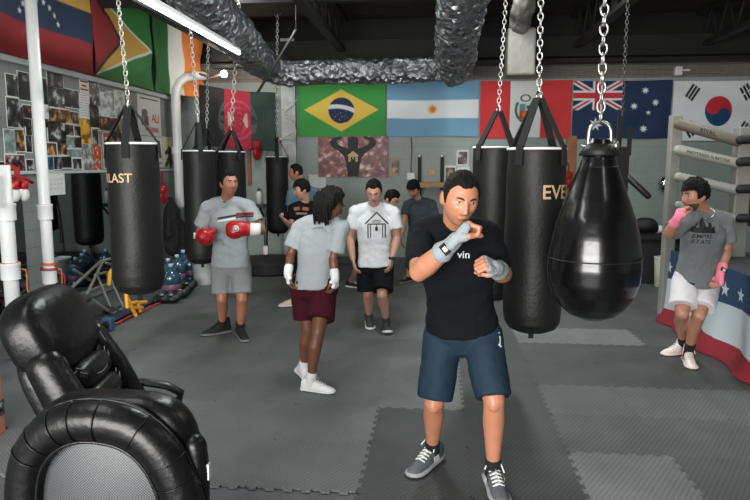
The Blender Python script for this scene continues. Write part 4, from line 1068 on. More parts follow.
# ------------------------------------------------------------------ people
def ss(a, b, x):
    t = min(1, max(0, (x-a)/(b-a))); return t*t*(3-2*t)
def ga(d, s): return math.exp(-(d/s)**2)
def head_pt(dx, dy, dz):
    x, y, z = .0755*dx, .096*dy, .119*dz
    if dz < 0:
        t = -dz; x *= 1-.27*t**1.7
        y *= (1-.42*t) if dy < 0 else (1-.03*t)
    else:
        x *= 1+.03*dz
        if dy > 0: y *= 1-.08*dz
    if dy > 0: x *= 1+.07*dy*(1-abs(dz))
    fr = ss(.12, .5, dy)
    if fr > 0:
        ax = abs(x)
        hz = 0.0
        if z > -.027: hz = .005+.020*ss(.026, -.026, z) if z < .03 else .004*ga(z-.03, .01)
        else: hz = .025*ss(-.045, -.027, z)
        f = hz*ga(x, .0105+.004*ss(0, -.03, z))
        f += .010*ga(ax-.012, .007)*ga(z+.031, .008)
        f -= .0115*ga(ax-.031, .016)*ga(z-.012, .012)
        f += .006*ga(ax-.028, .02)*ga(z-.031, .009)
        f += .005*ga(ax-.045, .018)*ga(z+.014, .018)
        f += ga(x, .021)*(.008*ga(z+.058, .006)+.0075*ga(z+.071, .007)-.004*ga(z+.0645, .0028))
        f += .010*ga(x, .022)*ga(z+.099, .016)
        y += f*fr
    return V((x, y, z))
def head_geo(g, c, R, s, n=64, m=48, off=None):
    rings = []
    for i in range(1, m):
        a = -PI/2+PI*i/m; r = []
        for j in range(n):
            b = 2*PI*j/n; d = (math.cos(a)*math.cos(b), math.cos(a)*math.sin(b), math.sin(a))
            p = head_pt(*d)
            if off: p = p+V(d)*off(*d)
            r.append(c+R @ (p*s))
        rings.append(r)
    g.loft(rings)
    if not off:
        for sx in (-1, 1): g.ell(c+R @ V((sx*.077*s, -.010*s, -.004*s)), (.011*s, .021*s, .033*s), R @ Matrix.Rotation(sx*.25, 3, 'Z'), 12)
def frame(fwd, up=(0, 0, 1)):
    f = V(fwd).normalized(); u = V(up); u = (u-f*u.dot(f)).normalized(); r = f.cross(u)
    return Matrix((r, f, u)).transposed()
def hand_geo(g, wr, d, n, ts, curl, s=1.0, thumb=((.55, .75, .25), (.85, .2, .3)), spread=1.0, wrapg=None):
    d = V(d).normalized(); n = V(n); n = (n-d*n.dot(d)).normalized(); w = d.cross(n)*ts
    LEN = [(.042, .026, .020), (.046, .030, .021), (.043, .027, .020), (.034, .021, .018)]
    for k in range(4):
        o = (.0295-.0195*k)*spread
        kn = wr+d*(.088-.004*abs(k-1.2))*s+w*o*s
        g.tube([wr+w*o*.5*s, kn], [.0150*s, .0130*s], 8)
        if wrapg: wrapg.tube([wr+w*o*.5*s-d*.01*s, kn-d*.012*s], [.0205*s, .0185*s], 10)
        p = kn; a = 0; pts = [p-d*.01*s, p]
        for j in range(3):
            a += math.radians(curl[j]*(1+.06*k)); p = p+(d*math.cos(a)+n*math.sin(a))*LEN[k][j]*s; pts.append(p)
        g.tube(pts, [.0105*s, .0105*s, .0097*s, .0087*s, .0074*s], 8)
    b = wr+d*.022*s+w*.022*s
    t1 = (d*thumb[0][0]+w*thumb[0][1]+n*thumb[0][2]).normalized(); p1 = b+t1*.044*s
    t2 = (d*thumb[1][0]+w*thumb[1][1]+n*thumb[1][2]).normalized(); p2 = p1+t2*.031*s
    p3 = p2+(t2*.8+n*.3-w*.2).normalized()*.024*s
    g.tube([b, p1, p2, p3], [.0165*s, .0125*s, .0108*s, .008*s], 8)
    if wrapg: wrapg.tube([b-t1*.005, b+t1*.03*s], [.021*s, .018*s], 10)
RELAX = (18, 28, 18); FIST = (72, 92, 52)
def bez(a, b, t): return a+(b-a)*t
TB = [(-.12, .12, .095), (-.04, .160, .112), (.08, .166, .115), (.25, .152, .105), (.42, .143, .100), (.62, .158, .112), (.80, .172, .115), (.92, .150, .098), (1.02, .085, .072)]
TS = [(.05, .170, .128), (.25, .166, .124), (.42, .163, .120), (.62, .174, .126), (.80, .184, .124), (.92, .166, .106), (1.03, .098, .082)]
def torso_rings(p, tab, e=0.0, wsc=1.0, n=28):
    J = p['J']; rings = []
    H = (J['hipA']+J['hipB'])/2; Sx = (J['shA']+J['shB'])/2
    rh = (J['hipB']-J['hipA']).normalized(); rs = (J['shB']-J['shA']).normalized()
    bow = p.get('bow', 0)
    for t, a, b in tab:
        c = bez(H, Sx, t); r = bez(rh, rs, min(1, max(0, t))).normalized()
        f0 = r.cross((Sx-H).normalized()).normalized()
        c = c+f0*(-bow*math.sin(PI*min(1, max(0, t)))*p['face']*-1)
        a = (a+e)*p['s']*wsc*p.get('wide', 1); b = (b+e)*p['s']*p.get('deep', 1)
        rings.append([c+r*math.copysign(abs(math.cos(q))**.85, math.cos(q))*a+f0*math.copysign(abs(math.sin(q))**.9, math.sin(q))*b for q in [2*PI*k/n for k in range(n)]])
    return rings
def shoe(root, an, toe, up, sole, lace, s=1.0, pitch=0.0, hi=0.0, patch=None):
    f = V((toe[0], toe[1], 0)).normalized(); r = f.cross(V((0, 0, 1))); z0 = V((an.x, an.y, 0)); lift = an.z-.09*s
    if pitch == 0 and abs(lift) < .03: lift = 0
    def pt(t, x, z):
        q = V((t, 0, z)); 
        if pitch:
            c = V((.13, 0, 0)); q = c+Matrix.Rotation(math.radians(pitch), 3, 'Y') @ (q-c)
        return z0+f*q.x*s+r*x*s+V((0, 0, q.z*s+ (lift if not pitch or pitch < 0 else max(0, lift-math.sin(math.radians(pitch))*.15*s))))
    def sec(t, hw, zb, zt, nar):
        out = []
        for k in range(18):
            a = 2*PI*k/18; cx = math.copysign(abs(math.cos(a))**.7, math.cos(a)); sz = math.copysign(abs(math.sin(a))**.8, math.sin(a))
            h = (sz+1)/2; out.append(pt(t, hw*cx*(1-nar*h), zb+(zt-zb)*h))
        return out
    U = [(-.078, .022, .022, .075, .2), (-.068, .033, .014, .100+hi, .25), (-.03, .037, .014, .108+hi, .22), (.015, .038, .013, .104+hi*.9, .25), (.045, .040, .013, .093+hi*.35, .38), (.08, .044, .013, .078, .42), (.12, .047, .013, .062, .45), (.16, .044, .013, .050, .45), (.185, .034, .013, .042, .4), (.198, .018, .016, .034, .3)]
    o = mk('shoe', G().loft([sec(*u) for u in U]), up, root)
    SO = [(-.086, .018, .002, .028, -.02), (-.076, .036, 0, .032, -.02), (-.02, .039, .0, .029, -.02), (.05, .042, .0, .026, -.02), (.12, .052, .0, .026, -.02), (.165, .049, .001, .026, -.02), (.192, .036, .004, .027, -.02), (.205, .016, .008, .026, -.02)]
    mk('sole', G().loft([sec(*u) for u in SO]), sole, o)
    g = G()
    for k in range(5):
        t = .035+.02*k; zt = .099-.0075*k+hi*max(0, .35-.15*k); w = .024
        g.tube([pt(t-.004, -w, zt-.012), pt(t+.006, 0, zt+.003), pt(t-.004, w, zt-.012)], .0042*s, 6)
        if k < 4: g.tube([pt(t, -w*.7, zt-.004), pt(t+.02, w*.7, zt-.012)], .0035*s, 6)
    g.tube([pt(.03, 0, .103+hi*.4), pt(.012, .03, .125+hi*.4), pt(.03, .045, .10)], .0038*s, 6).tube([pt(.03, 0, .103+hi*.4), pt(.02, -.028, .128+hi*.4), pt(.05, -.04, .09)], .0038*s, 6)
    mk('laces', g, lace, o)
    if patch:
        g = G()
        for x in (-1, 1): g.prism([(0, 0), (.05, .006), (.055, .035), (.012, .035)], pt(-.005, x*.0415, .028), (pt(1, 0, 0)-pt(0, 0, 0)).normalized()*s, (0, 0, s), .003*x)
        mk('side_patch', g, patch, o, smooth=False)
    return o
def decal(root, target, name, m, polys, c, r, u, lift=.004, size=1.0, text=None, ts=.05, maxd=.5):
    """flat print (triangles in the r/u plane round c) laid onto a garment by projecting it inward"""
    bpy.context.view_layer.update(); dg = bpy.context.evaluated_depsgraph_get()
    ev = target.evaluated_get(dg); bv = BVHTree.FromObject(target, dg); off = world_off(target)
    r = V(r).normalized(); u = V(u); u = (u-r*u.dot(r)).normalized(); n = r.cross(u)
    vs, fs = [], []
    if text: vs, fs = text_geo(text, ts)
    for P in polys or []:
        bm = bmesh.new(); f = bm.faces.new([bm.verts.new((p[0]*size, p[1]*size, 0)) for p in P])
        bmesh.ops.triangulate(bm, faces=bm.faces)
        for _ in range(3):
            ed = [e for e in bm.edges if e.calc_length() > .02]
            if ed: bmesh.ops.subdivide_edges(bm, edges=ed, cuts=1); bmesh.ops.triangulate(bm, faces=bm.faces)
        bm.verts.index_update(); b = len(vs); vs += [tuple(v.co) for v in bm.verts]; fs += [tuple(v.index+b for v in q.verts) for q in bm.faces]; bm.free()
    g = G()
    miss = set()
    for ix, p in enumerate(vs):
        q = c+r*p[0]+u*p[1]
        h = bv.ray_cast(q+n*maxd-off, -n, maxd*2)
        if h[0] is None or h[1].dot(n) < .15: miss.add(ix)
        g.v.append((h[0]+off+n*lift) if h[0] is not None else q)
    g.f = [f for f in fs if not any(i in miss for i in f)]
    return mk(name, g, m, target, smooth=False) if g.f else None
def seg(p, q, w):
    dx, dy = q[0]-p[0], q[1]-p[1]; L = math.hypot(dx, dy); nx, ny = -dy/L*w/2, dx/L*w/2
    return [(p[0]-nx, p[1]-ny), (q[0]-nx, q[1]-ny), (q[0]+nx, q[1]+ny), (p[0]+nx, p[1]+ny)]
def skin_mat(n, c): return mat('skin_'+n, c, .45, bump=.06, bscale=160, var=.07, vscale=9)
HAIRM = mat('hair_black', S(13, 11, 11), .7, bump=.6, bscale=120, spec=.2)
EYEW = mat('eye_white', S(168, 160, 154), .35, spec=.3); EYED = mat('eye_dark', S(18, 12, 9), .2)
BROW = mat('brow_dark', S(24, 18, 15), .8)

def person(label, p):
    J = p['J']; s = p['s']; skin = p['skin']; vx = p.get('vx', .009)
    face = p['face']
    base = (J['anA']+J['anB'])/2; root = empty('person', (base.x, base.y, 0), label, 'person')
    p['root'] = root
    g = G()
    H = (J['hipA']+J['hipB'])/2; Sx = (J['shA']+J['shB'])/2; nk = J['neck']
    rr = (J['shB']-J['shA']).normalized(); fw = rr.cross((Sx-H).normalized()).normalized()*(1 if face > 0 else -1)
    p['fw'] = fw; p['rr'] = rr
    g.loft(torso_rings(p, TB))
    R = frame(p['look'], p.get('up', (0, 0, 1))); hs = p.get('hs', s); hc = J['head']
    p['R'] = R
    head_geo(g, hc, R, hs, *( (84, 64) if vx < .006 else (56, 40)))
    jaw = hc+R @ V((0, -.028*hs, -.06*hs))
    g.tube([nk-(jaw-nk)*.5, nk, jaw, hc+R @ V((0, -.03*hs, 0))], [.07*s, .060*s, .056*s, .05*s], 16)
    for k in 'AB':
        sh, el, wr = J['sh'+k], J['el'+k], J['wr'+k]
        g.tube([nk, bez(nk, sh, .55)+V((0, 0, .008)), sh], [.055*s, .055*s, .058*s], 14)
        mu = p.get('mus', 1.0)
        g.tube([sh, bez(sh, el, .3), bez(sh, el, .6), el], [.059*s*mu, .053*s*mu, .048*s*mu, .040*s*mu], 14)
        g.tube([el, bez(el, wr, .25), bez(el, wr, .55), wr], [.040*s*mu, .044*s*mu, .038*s*mu, .0275*s], 14)
        h = p['hand'+k]
        if h['kind'] != 'glove':
            wg = G() if h.get('wrap') else None
            hand_geo(g, wr, h['d'], h['n'], h['ts'], h.get('curl', RELAX), s*h.get('s', 1), h.get('thumb', ((.55, .75, .25), (.85, .2, .3))), wrapg=wg)
            if wg:
                wg.tube([bez(wr, el, .30), bez(wr, el, .12), wr, wr+V(h['d']).normalized()*.02], [.043*s*mu, .036*s, .034*s, .033*s], 16)
                w = mk('hand_wrap', wg, h['wrap'], root, mods=(remesh(.005, 2),))
                if h.get('tabm'):
                    q = bez(wr, el, .1); dd = (wr-el).normalized(); n2 = V(h['tabn']); n2 = (n2-dd*n2.dot(dd)).normalized()
                    mk('label_tab', G().box(q+n2*.036*s, (.05*s, .034*s, .006), Matrix((dd.cross(n2), dd, n2)).transposed() @ Matrix.Rotation(.0, 3, 'Z')), h['tabm'], w, smooth=False)
                    mk('label_mark', G().box(q+n2*.0395*s+dd*.004, (.022*s, .02*s, .003), Matrix((dd.cross(n2), dd, n2)).transposed()), WHITE, w, smooth=False)
        else:
            d = V(h['d']).normalized(); n = V(h['n']); n = (n-d*n.dot(d)).normalized(); w = d.cross(n)*h['ts']
            s_ = s; s = s*1.18; RR = Matrix((w, n, d)).transposed(); c = wr+d*.10*s
            gg = G().ell(c, (.066*s, .062*s, .098*s), RR, 24, e1=.8, e2=.8).ell(c+n*.03*s+d*.025*s, (.06*s, .055*s, .07*s), RR, 20).tube([wr+d*.03*s+w*.05*s, c+w*.074*s+n*.02*s, c+w*.064*s+d*.04*s+n*.03*s], [.03*s, .032*s, .026*s], 14).tube([wr-d*.03*s, wr+d*.06*s], [.05*s, .055*s], 18)
            o = mk('boxing_glove', gg, RED, root, mods=(remesh(.007, 4),))
            mk('cuff', G().tube([wr-d*.075*s, wr+d*.005*s], [.049*s, .052*s], 20, (0, 0)), WHITE if h.get('wcuff') else RED, o)
            q = c+V(h['lab']).normalized()*.0; nn = V(h['lab']).normalized()
            hit = c+nn*.068*s; lx = nn.cross(d).normalized(); ly = lx.cross(nn)
            mk('glove_label', G().lathe([(.002, .0), (.024*s, .0), (.024*s, .012*s), (.002, .016*s)], hit-nn*.004, 20, Matrix((lx, ly, nn)).transposed()), WHITE, o)
            mk('glove_mark', G().torus(hit+nn*.011*s, .014*s, .003*s, nn, n=16, k=6), DARKSTEEL, o); s = s_
    for k in 'AB':
        hi, kn, an = J['hip'+k], J['kn'+k], J['an'+k]
        bk = -p.get('legf'+k, fw)*.016*s
        g.tube([hi, bez(hi, kn, .35), bez(hi, kn, .75), kn], [.088*s, .079*s, .062*s, .054*s], 16)
        g.tube([kn, bez(kn, an, .12)+bk*.3, bez(kn, an, .3)+bk, bez(kn, an, .55)+bk*.7, bez(kn, an, .82), an], [.053*s, .052*s, .056*s, .047*s, .036*s, .035*s], 16)
        g.ell(kn-bk*1.6, (.034*s, .034*s, .044*s), n=12)
        f = V((p['toe'+k][0], p['toe'+k][1], 0)).normalized()
        g.tube([an, an+f*.02*s-V((0, 0, .035*s)), an+f*.07*s-V((0, 0, .062*s))], [.034*s, .028*s, .016*s], 10)
    mk('body', g, skin, root, mods=(remesh(vx, p.get('sm', 2)),))
    # face details
    def fp(x, z, o=0.0):
        dx, dz = x/.0755, z/.119; dy = math.sqrt(max(.01, 1-dx*dx*.85-dz*dz)); q = head_pt(dx, dy, dz); q.x = x; q.z = z; q.y += o
        return hc+R @ (q*hs)
    if p.get('eyes', 1):
        for sx in (-1, 1):
            e = fp(sx*.031, .012, -.0065)
            o = mk('eye', G().ell(e, (.0145*hs, .0125*hs, .0078*hs if p.get('vx', 1) < .006 else .007*hs), R, 16), EYEW, root)
            gz = R @ V(p.get('gaze', (0, 1, 0))).normalized()
            mk('iris', G().ell(e+gz*.0085*hs, (.0062*hs, .0062*hs, .0066*hs), R, 12), EYED, o)
            if vx < .006:
                mk('eyelid', G().tube([fp(sx*(.017+.0035*i), .0185+.004*math.sin(i/8*PI), .0015) for i in range(9)], .0036*hs, 8), skin, root)
            mk('eyebrow', G().tube([fp(sx*(.014+.0045*i), .030+.0075*math.sin(.25+i*.33)-.003, .0035) for i in range(8)], [.0022*hs, .0038*hs, .0042*hs, .0042*hs, .004*hs, .0035*hs, .0028*hs, .0016*hs], 6), BROW, root)
        mk('lips', G().tube([fp(-.022+.0055*i, -.0635-.0015*abs(i-4)*.3, -.0005) for i in range(9)], [.002*hs, .0045*hs, .006*hs, .0068*hs, .0065*hs, .0068*hs, .006*hs, .0045*hs, .002*hs], 8, ax=(1, 1)), mat('lips', S(128, 70, 62), .45), root)
    # hair
    st = p.get('hair', 'short'); th = p.get('hth', .014)
    rnd = random.random()*20
    def hoff(dx, dy, dz):
        z0 = -.30+(.92 if st != 'fringe' else .78)*ss(-.45, .72, dy)
        z0 += .035*noise.noise(V((dx*6+rnd, dy*6, 2)))+(.07*ga(abs(dx)-.5, .18) if dy > .3 else 0)
        if abs(dx) > .8 and dy > -.25: z0 = -.12 if dy < .36 else max(z0, .1)
        q = (dz-z0)*5
        k = max(-1, min(1, q)); fade = (.3 if st == 'short' else .55)+(.7 if st == 'short' else .45)*ss(.0, .6, dz)
        nz = noise.noise(V((dx*7+rnd, dy*7, dz*7)))*.45+noise.noise(V((dx*20+rnd, dy*20, dz*20)))*.35
        return (th*fade*k*(1+nz)) if k > 0 else k*.012
    gh = G(); head_geo(gh, hc, R, hs, 72, 56, hoff)
    ho = mk('hair', gh, HAIRM, root)
    if st == 'fringe':
        gf = G(); rg = random.Random(5)
        for i in range(26):
            x = -.058+.0046*i; a = fp(x*.9, .078, .018); b = fp(x, .052+rg.uniform(-.006, .006), .016); gf.tube([a+R @ V((0, -.02, .012)), a, b], [.012, .011, .003], 6)
        mk('fringe', gf, HAIRM, ho)
    if st == 'dread':
        gf = G(); rg = random.Random(11)
        for i in range(110):
            a = rg.uniform(0, 2*PI); el_ = rg.uniform(-.2, .9)
            d = (math.cos(a)*math.sqrt(1-el_**2), math.sin(a)*math.sqrt(1-el_**2), el_)
            if d[1] > -.05 and (el_ < .72 or d[1] > .35): continue
            q = hc+R @ (head_pt(*d)*hs*1.03); out = (R @ V(d)).normalized(); L = rg.uniform(.08, .17)*(1 if d[1] < -.3 else .6)
            o2 = V((out.x, out.y, 0))
            gf.tube([q, q+out*.022+V((0, 0, .004)), q+o2*.032-V((0, 0, L*.45)), q+o2*.022*rg.uniform(.4, 1.1)-V((rg.uniform(-.015, .015), 0, L))], [.013, .0155, .014, .009], 8)
        mk('dreadlocks', gf, HAIRM, ho)
    if p.get('beard'):
        def boff(dx, dy, dz):
            q = min((-.42-dz-.1*max(0, .5-dy)+.25*max(0, .35-dy))*7, (dy-.12)*6, (dz+.93)*6)
            if abs(dx) < .30 and -.66 < dz < -.46 and dy > 0: q = min(q, -.3)
            return max(-1, min(1, q))*(p.get('beardt', .0022) if q > 0 else .01)
        gb = G(); head_geo(gb, hc, R, hs, 72, 56, boff); mk('beard', gb, p.get('beardm') or mat('beard_dark', S(76, 54, 45), .8), root)
    # shirt
    tab = list(TS); hem = p.get('hem', -.12); tab = [(hem, .176+p.get('flare', .006), .134+p.get('flare', .006))]+[q for q in tab if q[0] > hem+.06]
    gs = G().loft(torso_rings(p, tab, p.get('loose', .006)))
    for k in 'AB':
        sh, el = J['sh'+k], J['el'+k]; fr = p.get('slv', .55)
        gs.tube([nk-V((0, 0, .01)), bez(nk, sh, .5)+V((0, 0, .004)), sh+V((0, 0, .004))], [.064*s, .070*s, .075*s], 16, (1, 1))
        e = bez(sh, el, fr); k2 = p.get('slvr', .078)*s
        gs.tube([sh, bez(sh, e, .5), e], [.070*s, (.068*s+k2)/2, k2], 20, (1, 0))
    shirt = mk('shirt', gs, p['shirt'], root, mods=(remesh(.0075 if vx < .006 else .0085, 3), wrinkle(p.get('wr', .02), .13), wrinkle(.008, .05)))
    cR = frame(fw, (jaw-nk)); mk('collar', G().torus(nk+V((0, 0, .018*s))+(jaw-nk).normalized()*.0, .068*s, .009*s, (jaw-nk)+V((0, 0, .1))-fw*-.05, n=32, k=8), p.get('collar', p['shirt']), shirt)
    p['shirt_o'] = shirt
    # shorts
    if 'shorts' in p:
        gp = G().loft(torso_rings(p, [(-.16, .13, .10), (-.08, .172, .128), (.05, .176, .130), (.2, .168, .124)], p.get('sloose', .0)))
        for k in 'AB':
            hi, kn = J['hip'+k], J['kn'+k]; q = bez(hi, kn, p.get('sh_len', .8)); r1 = p.get('sh_r', .105)*s
            gp.tube([hi+V((0, 0, .05)), hi, bez(hi, q, .5), q], [.09*s, .106*s, (.104*s+r1)/2, r1], 22, (1, 0))
        so = mk('shorts', gp, p['shorts'], root, mods=(remesh(.0075 if vx < .006 else .0085, 3), wrinkle(.018, .12)))
        p['shorts_o'] = so
    for k in 'AB':
        an, kn = J['an'+k], J['kn'+k]
        if p.get('sock'):
            mk('sock', G().tube([bez(an, kn, p.get('sockh', .16)), bez(an, kn, .05), an-V((0, 0, .03))], [.043*s, .041*s, .042*s], 16), p['sock'], root)
        shoe(root, an, p['toe'+k], p['shoe'], p['sole'], p.get('lace', p['sole']), s*p.get('ss', 1), p.get('pitch'+k, 0), p.get('shi', 0), p.get('spatch'))
    return p
def cloth(n, c, **k): return mat('cloth_'+n, c, k.pop('rough', .9), spec=.15, bump=k.pop('bump', .35), bscale=k.pop('bscale', 14), **k)

# --- front boxer
an_a, an_b = V((-.012, 3.53, .09)), V((.315, 3.30, .09))
LT = skin_mat('tan', S(180, 122, 95))
WRAPG = mat('wrap_grey', S(140, 147, 151), .85, bump=.5, bscale=55)
bx = person('man in black tee and navy shorts holding grey wrapped fists up, foreground centre', dict(
  s=1.04, hs=1.06, vx=.0048, sm=1, face=1, skin=LT, look=(.24, -.92, -.30), up=(.12, -.1, 1), gaze=(-.42, .9, .12), mus=1.12, wide=1.0, bow=-.02,
  J=dict(head=W(460, 199, 3.03), neck=W(455, 226, 3.17), shA=W(423, 234, 3.17), shB=W(484, 236, 3.14),
         elA=W(419, 272, 2.96), wrA=W(453, 243, 2.80), elB=W(503, 274, 3.22), wrB=W(496, 268, 2.98),
         hipA=W(444, 332, 3.40), hipB=W(481, 332, 3.37), knA=W(434, 402, 3.30), knB=W(494, 400, 3.18), anA=an_a, anB=an_b),
  handA=dict(kind='fist', d=V((.60, .15, .74)), n=V((.75, -.10, -.62)), ts=-1, curl=(68, 88, 55), wrap=WRAPG, s=1.18, thumb=((.6, .35, .6), (.6, -.5, .5)), tabm=BLACK, tabn=(-.1, -1, .1)),
  handB=dict(kind='fist', d=V((-.55, -.55, .30)), n=V((-.60, .35, -.65)), ts=1, curl=(60, 88, 50), wrap=WRAPG, s=1.0, thumb=((.6, .35, .6), (.6, -.5, .5))),
  hair='short', hth=.012, beard=1, beardt=.0013, beardm=mat('stubble', S(162, 110, 86), .7, bump=.3, bscale=300), shirt=cloth('black', S(13, 16, 20)), hem=.10, loose=.004, flare=.010, slv=.80, slvr=.070, wr=.022,
  shorts=cloth('navy', S(30, 46, 60), bump=.2, rough=.7), sh_len=.96, sh_r=.091,
  toeA=V((-.16, -.26)), toeB=V((.05, -.3)), sock=mat('sock_black', S(18, 18, 20), .9), sockh=.13, ss=1.1,
  shoe=mat('shoe_grey', S(84, 88, 92), .7, var=.2, vscale=14), sole=mat('sole_pale', S(150, 152, 152), .6), lace=WHITE, spatch=mat('shoe_patch', S(190, 192, 190), .5)))
c = W(457, 260, 2.9)
decal(bx['root'], bx['shirt_o'], 'lettering', WHITE, None, c+V((.02, 0, .0)), bx['rr'], V((0, 0, 1)), text='vin', ts=.052)
c = W(500, 349, 3.1)
decal(bx['root'], bx['shorts_o'], 'logo', WHITE, [seg((-.010, .03), (.008, .03), .01), seg((-.006, .012), (.012, .012), .01), seg((.0, -.03), (.0, .01), .006), seg((-.008, -.02), (.008, -.036), .006)], c, bx['rr'], V((0, 0, 1)))

# --- man with red gloves
TN = skin_mat('brown', S(158, 106, 82))
GREYT = cloth('heather', S(150, 156, 158))
fa, fb = FL(222, 334, .0), FL(240, 338, .0)
rg_ = person('man in grey tee with chest stripe, wearing red boxing gloves', dict(
  s=.99, hs=1.0, face=1, skin=TN, look=(.66, -.74, .02), gaze=(-.1, 1, 0),
  J=dict(head=W(229, 184, 5.92), neck=W(227, 200, 6.0), shA=W(208, 209, 6.0), shB=W(249, 208, 6.0), elA=W(199, 236, 6.03), wrA=W(203, 237, 5.78), elB=W(262, 231, 5.95), wrB=W(251, 229, 5.70),
         hipA=W(222, 266, 6.0), hipB=W(241, 266, 6.0), knA=W(222, 299, 5.95), knB=W(242, 299, 5.92), anA=fa+V((0, .02, .09)), anB=fb+V((0, .02, .09))),
  handA=dict(kind='glove', d=V((.35, -.8, .15)), n=V((.5, .2, -.5)), ts=1, lab=V((-.9, -.5, .1))), handB=dict(kind='glove', d=V((-.95, -.25, .05)), n=V((0, -.4, -1)), ts=-1, wcuff=1, lab=V((.1, -1, .1))),
  hair='short', hth=.014, shirt=GREYT, collar=mat('collar_black', S(22, 22, 24), .8), hem=.0, slv=.62, slvr=.082, wr=.025, loose=.01,
  shorts=cloth('greyshort', S(128, 132, 133)), sh_len=.83, sh_r=.100, toeA=V((-.25, -.18)), toeB=V((.16, -.25)), sock=mat('sock_black', S(18, 18, 20)), sockh=.16, ss=1.1,
  shoe=mat('shoe_black', S(18, 18, 19), .7), sole=mat('sole_dark', S(105, 105, 105), .6), lace=BLACK, shi=.05))
c = W(229, 217, 5.7)
for m, P in ((BLACK, seg((-.17, -.025), (.0, .0), .018)), (WHITE, seg((-.17, -.052), (.0, -.026), .016)), (mat('stripe_red', S(105, 28, 40), .8), seg((.0, .006), (.17, .01), .030)), (BLACK, seg((.0, -.018), (.17, -.014), .012))):
    decal(rg_['root'], rg_['shirt_o'], 'chest_stripe', m, [P], c, rg_['rr'], V((0, 0, 1)))

# --- dreadlocked fighter from behind
DK = skin_mat('dark', S(104, 66, 48))
WW = mat('wrap_white', S(214, 214, 214), .85, bump=.4, bscale=60)
fa, fb = FL(304, 377), FL(311, 391)
dr = person('dreadlocked person seen from behind in grey tee and maroon shorts with white wraps', dict(
  s=.97, hs=1.0, face=-1, skin=DK, look=(.80, .30, -.45), up=(.1, .1, 1), mus=.86, wide=.93,
  J=dict(head=W(330, 204, 4.72), neck=W(323, 219, 4.82), shA=W(300, 229, 4.86), shB=W(341, 229, 4.74), elA=W(291, 254, 4.82), wrA=W(288, 273, 4.74), elB=W(333, 258, 4.72), wrB=W(335, 277, 4.68),
         hipA=W(303, 289, 4.86), hipB=W(325, 289, 4.80), knA=W(308, 330, 4.84), knB=W(318, 332, 4.62), anA=fa+V((.0, 0, .09)), anB=fb+V((.0, 0, .09))),
  handA=dict(kind='relax', d=V((.05, .0, -1)), n=V((.9, .3, 0)), ts=1, wrap=WW, curl=(35, 45, 30)), handB=dict(kind='relax', d=V((.0, -.05, -1)), n=V((-.9, .3, 0)), ts=-1, wrap=WW, curl=(35, 45, 30)),
  hair='dread', hth=.02, shirt=cloth('lightgrey', S(150, 156, 160), bump=.2), hem=.03, loose=.004, slv=.78, slvr=.080, wr=.022,
  shorts=cloth('maroon', S(58, 14, 27), bump=.15), sh_len=.72, sh_r=.112, sloose=.0, toeA=V((-.12, .25)), toeB=V((.30, -.06)), sock=mat('sock_white', S(205, 205, 205), .9), sockh=.10,
  shoe=mat('shoe_white', S(212, 212, 214), .5), sole=mat('sole_white', S(205, 205, 205), .5)))

# --- man in white tee with house print
LS = skin_mat('light', S(176, 132, 112))
fa, fb = FL(369, 325), FL(386, 331)
wt = person('man in white tee with a house outline print and black shorts, walking forward', dict(
  s=.98, hs=1.0, face=1, skin=LS, look=(.0, -.82, -.52), up=(0, -.3, 1),
  J=dict(head=W(374, 191, 6.28), neck=W(374, 206, 6.42), shA=W(356, 213, 6.42), shB=W(393, 213, 6.42), elA=W(350, 238, 6.42), wrA=W(353, 259, 6.30), elB=W(397, 238, 6.42), wrB=W(392, 258, 6.28),
         hipA=W(366, 266, 6.45), hipB=W(384, 266, 6.43), knA=W(368, 294, 6.45), knB=W(382, 295, 6.25), anA=fa+V((0, .0, .10)), anB=fb+V((0, .03, .11))),
  handA=dict(kind='relax', d=V((.2, -.15, -1)), n=V((.9, .3, .2)), ts=-1), handB=dict(kind='relax', d=V((-.15, -.15, -1)), n=V((-.9, .3, .2)), ts=1),
  hair='short', hth=.012, shirt=cloth('white', S(208, 212, 214), bump=.25), hem=.01, slv=.62, slvr=.080, wr=.022, loose=.006,
  shorts=cloth('blackshort', S(17, 18, 20)), sh_len=.86, sh_r=.112, toeA=V((.06, -.3)), toeB=V((.05, -.3)), pitchB=-14, sock=mat('sock_dark', S(60, 62, 64)), sockh=.1, ss=1.15,
  shoe=mat('shoe_slate', S(62, 66, 68), .75), sole=mat('sole_white', S(205, 205, 205)), lace=mat('sock_dark', S(60, 62, 64))))
c = W(374.5, 226, 6.1); k = .01
house = [seg((-.115, .0), (0, .115), .013), seg((.115, .0), (0, .115), .013), seg((-.09, .0), (.09, .0), .011), seg((-.085, .0), (-.085, -.14), .012), seg((-.06, .0), (-.06, -.14), .009), seg((.085, .0), (.085, -.14), .012), seg((.06, .0), (.06, -.14), .009), seg((0, 0), (0, -.03), .007), seg((0, -.028), (0, -.068), .026)]
decal(wt['root'], wt['shirt_o'], 'house_print', BLACK, house, c, wt['rr'], V((0, 0, 1)))
decal(wt['root'], wt['shirt_o'], 'lettering', mat('print_grey', S(110, 112, 114), .7), [seg((-.04, .035), (.04, .035), .008), seg((-.05, .02), (.05, .02), .008)], c, wt['rr'], V((0, 0, 1)))
q = wt['J']['wrB']; t_ = mk('wristwatch', G().tube([q+V((0, 0, .012)), q-V((0, 0, .012))], .034, 18, (0, 0)).lathe([(.003, 0), (.02, 0), (.02, .01), (.003, .012)], q+V((.012, -.033, 0)), 16, Matrix.Rotation(PI/2, 3, 'X')), BLACK, wt['root'], smooth='auto')

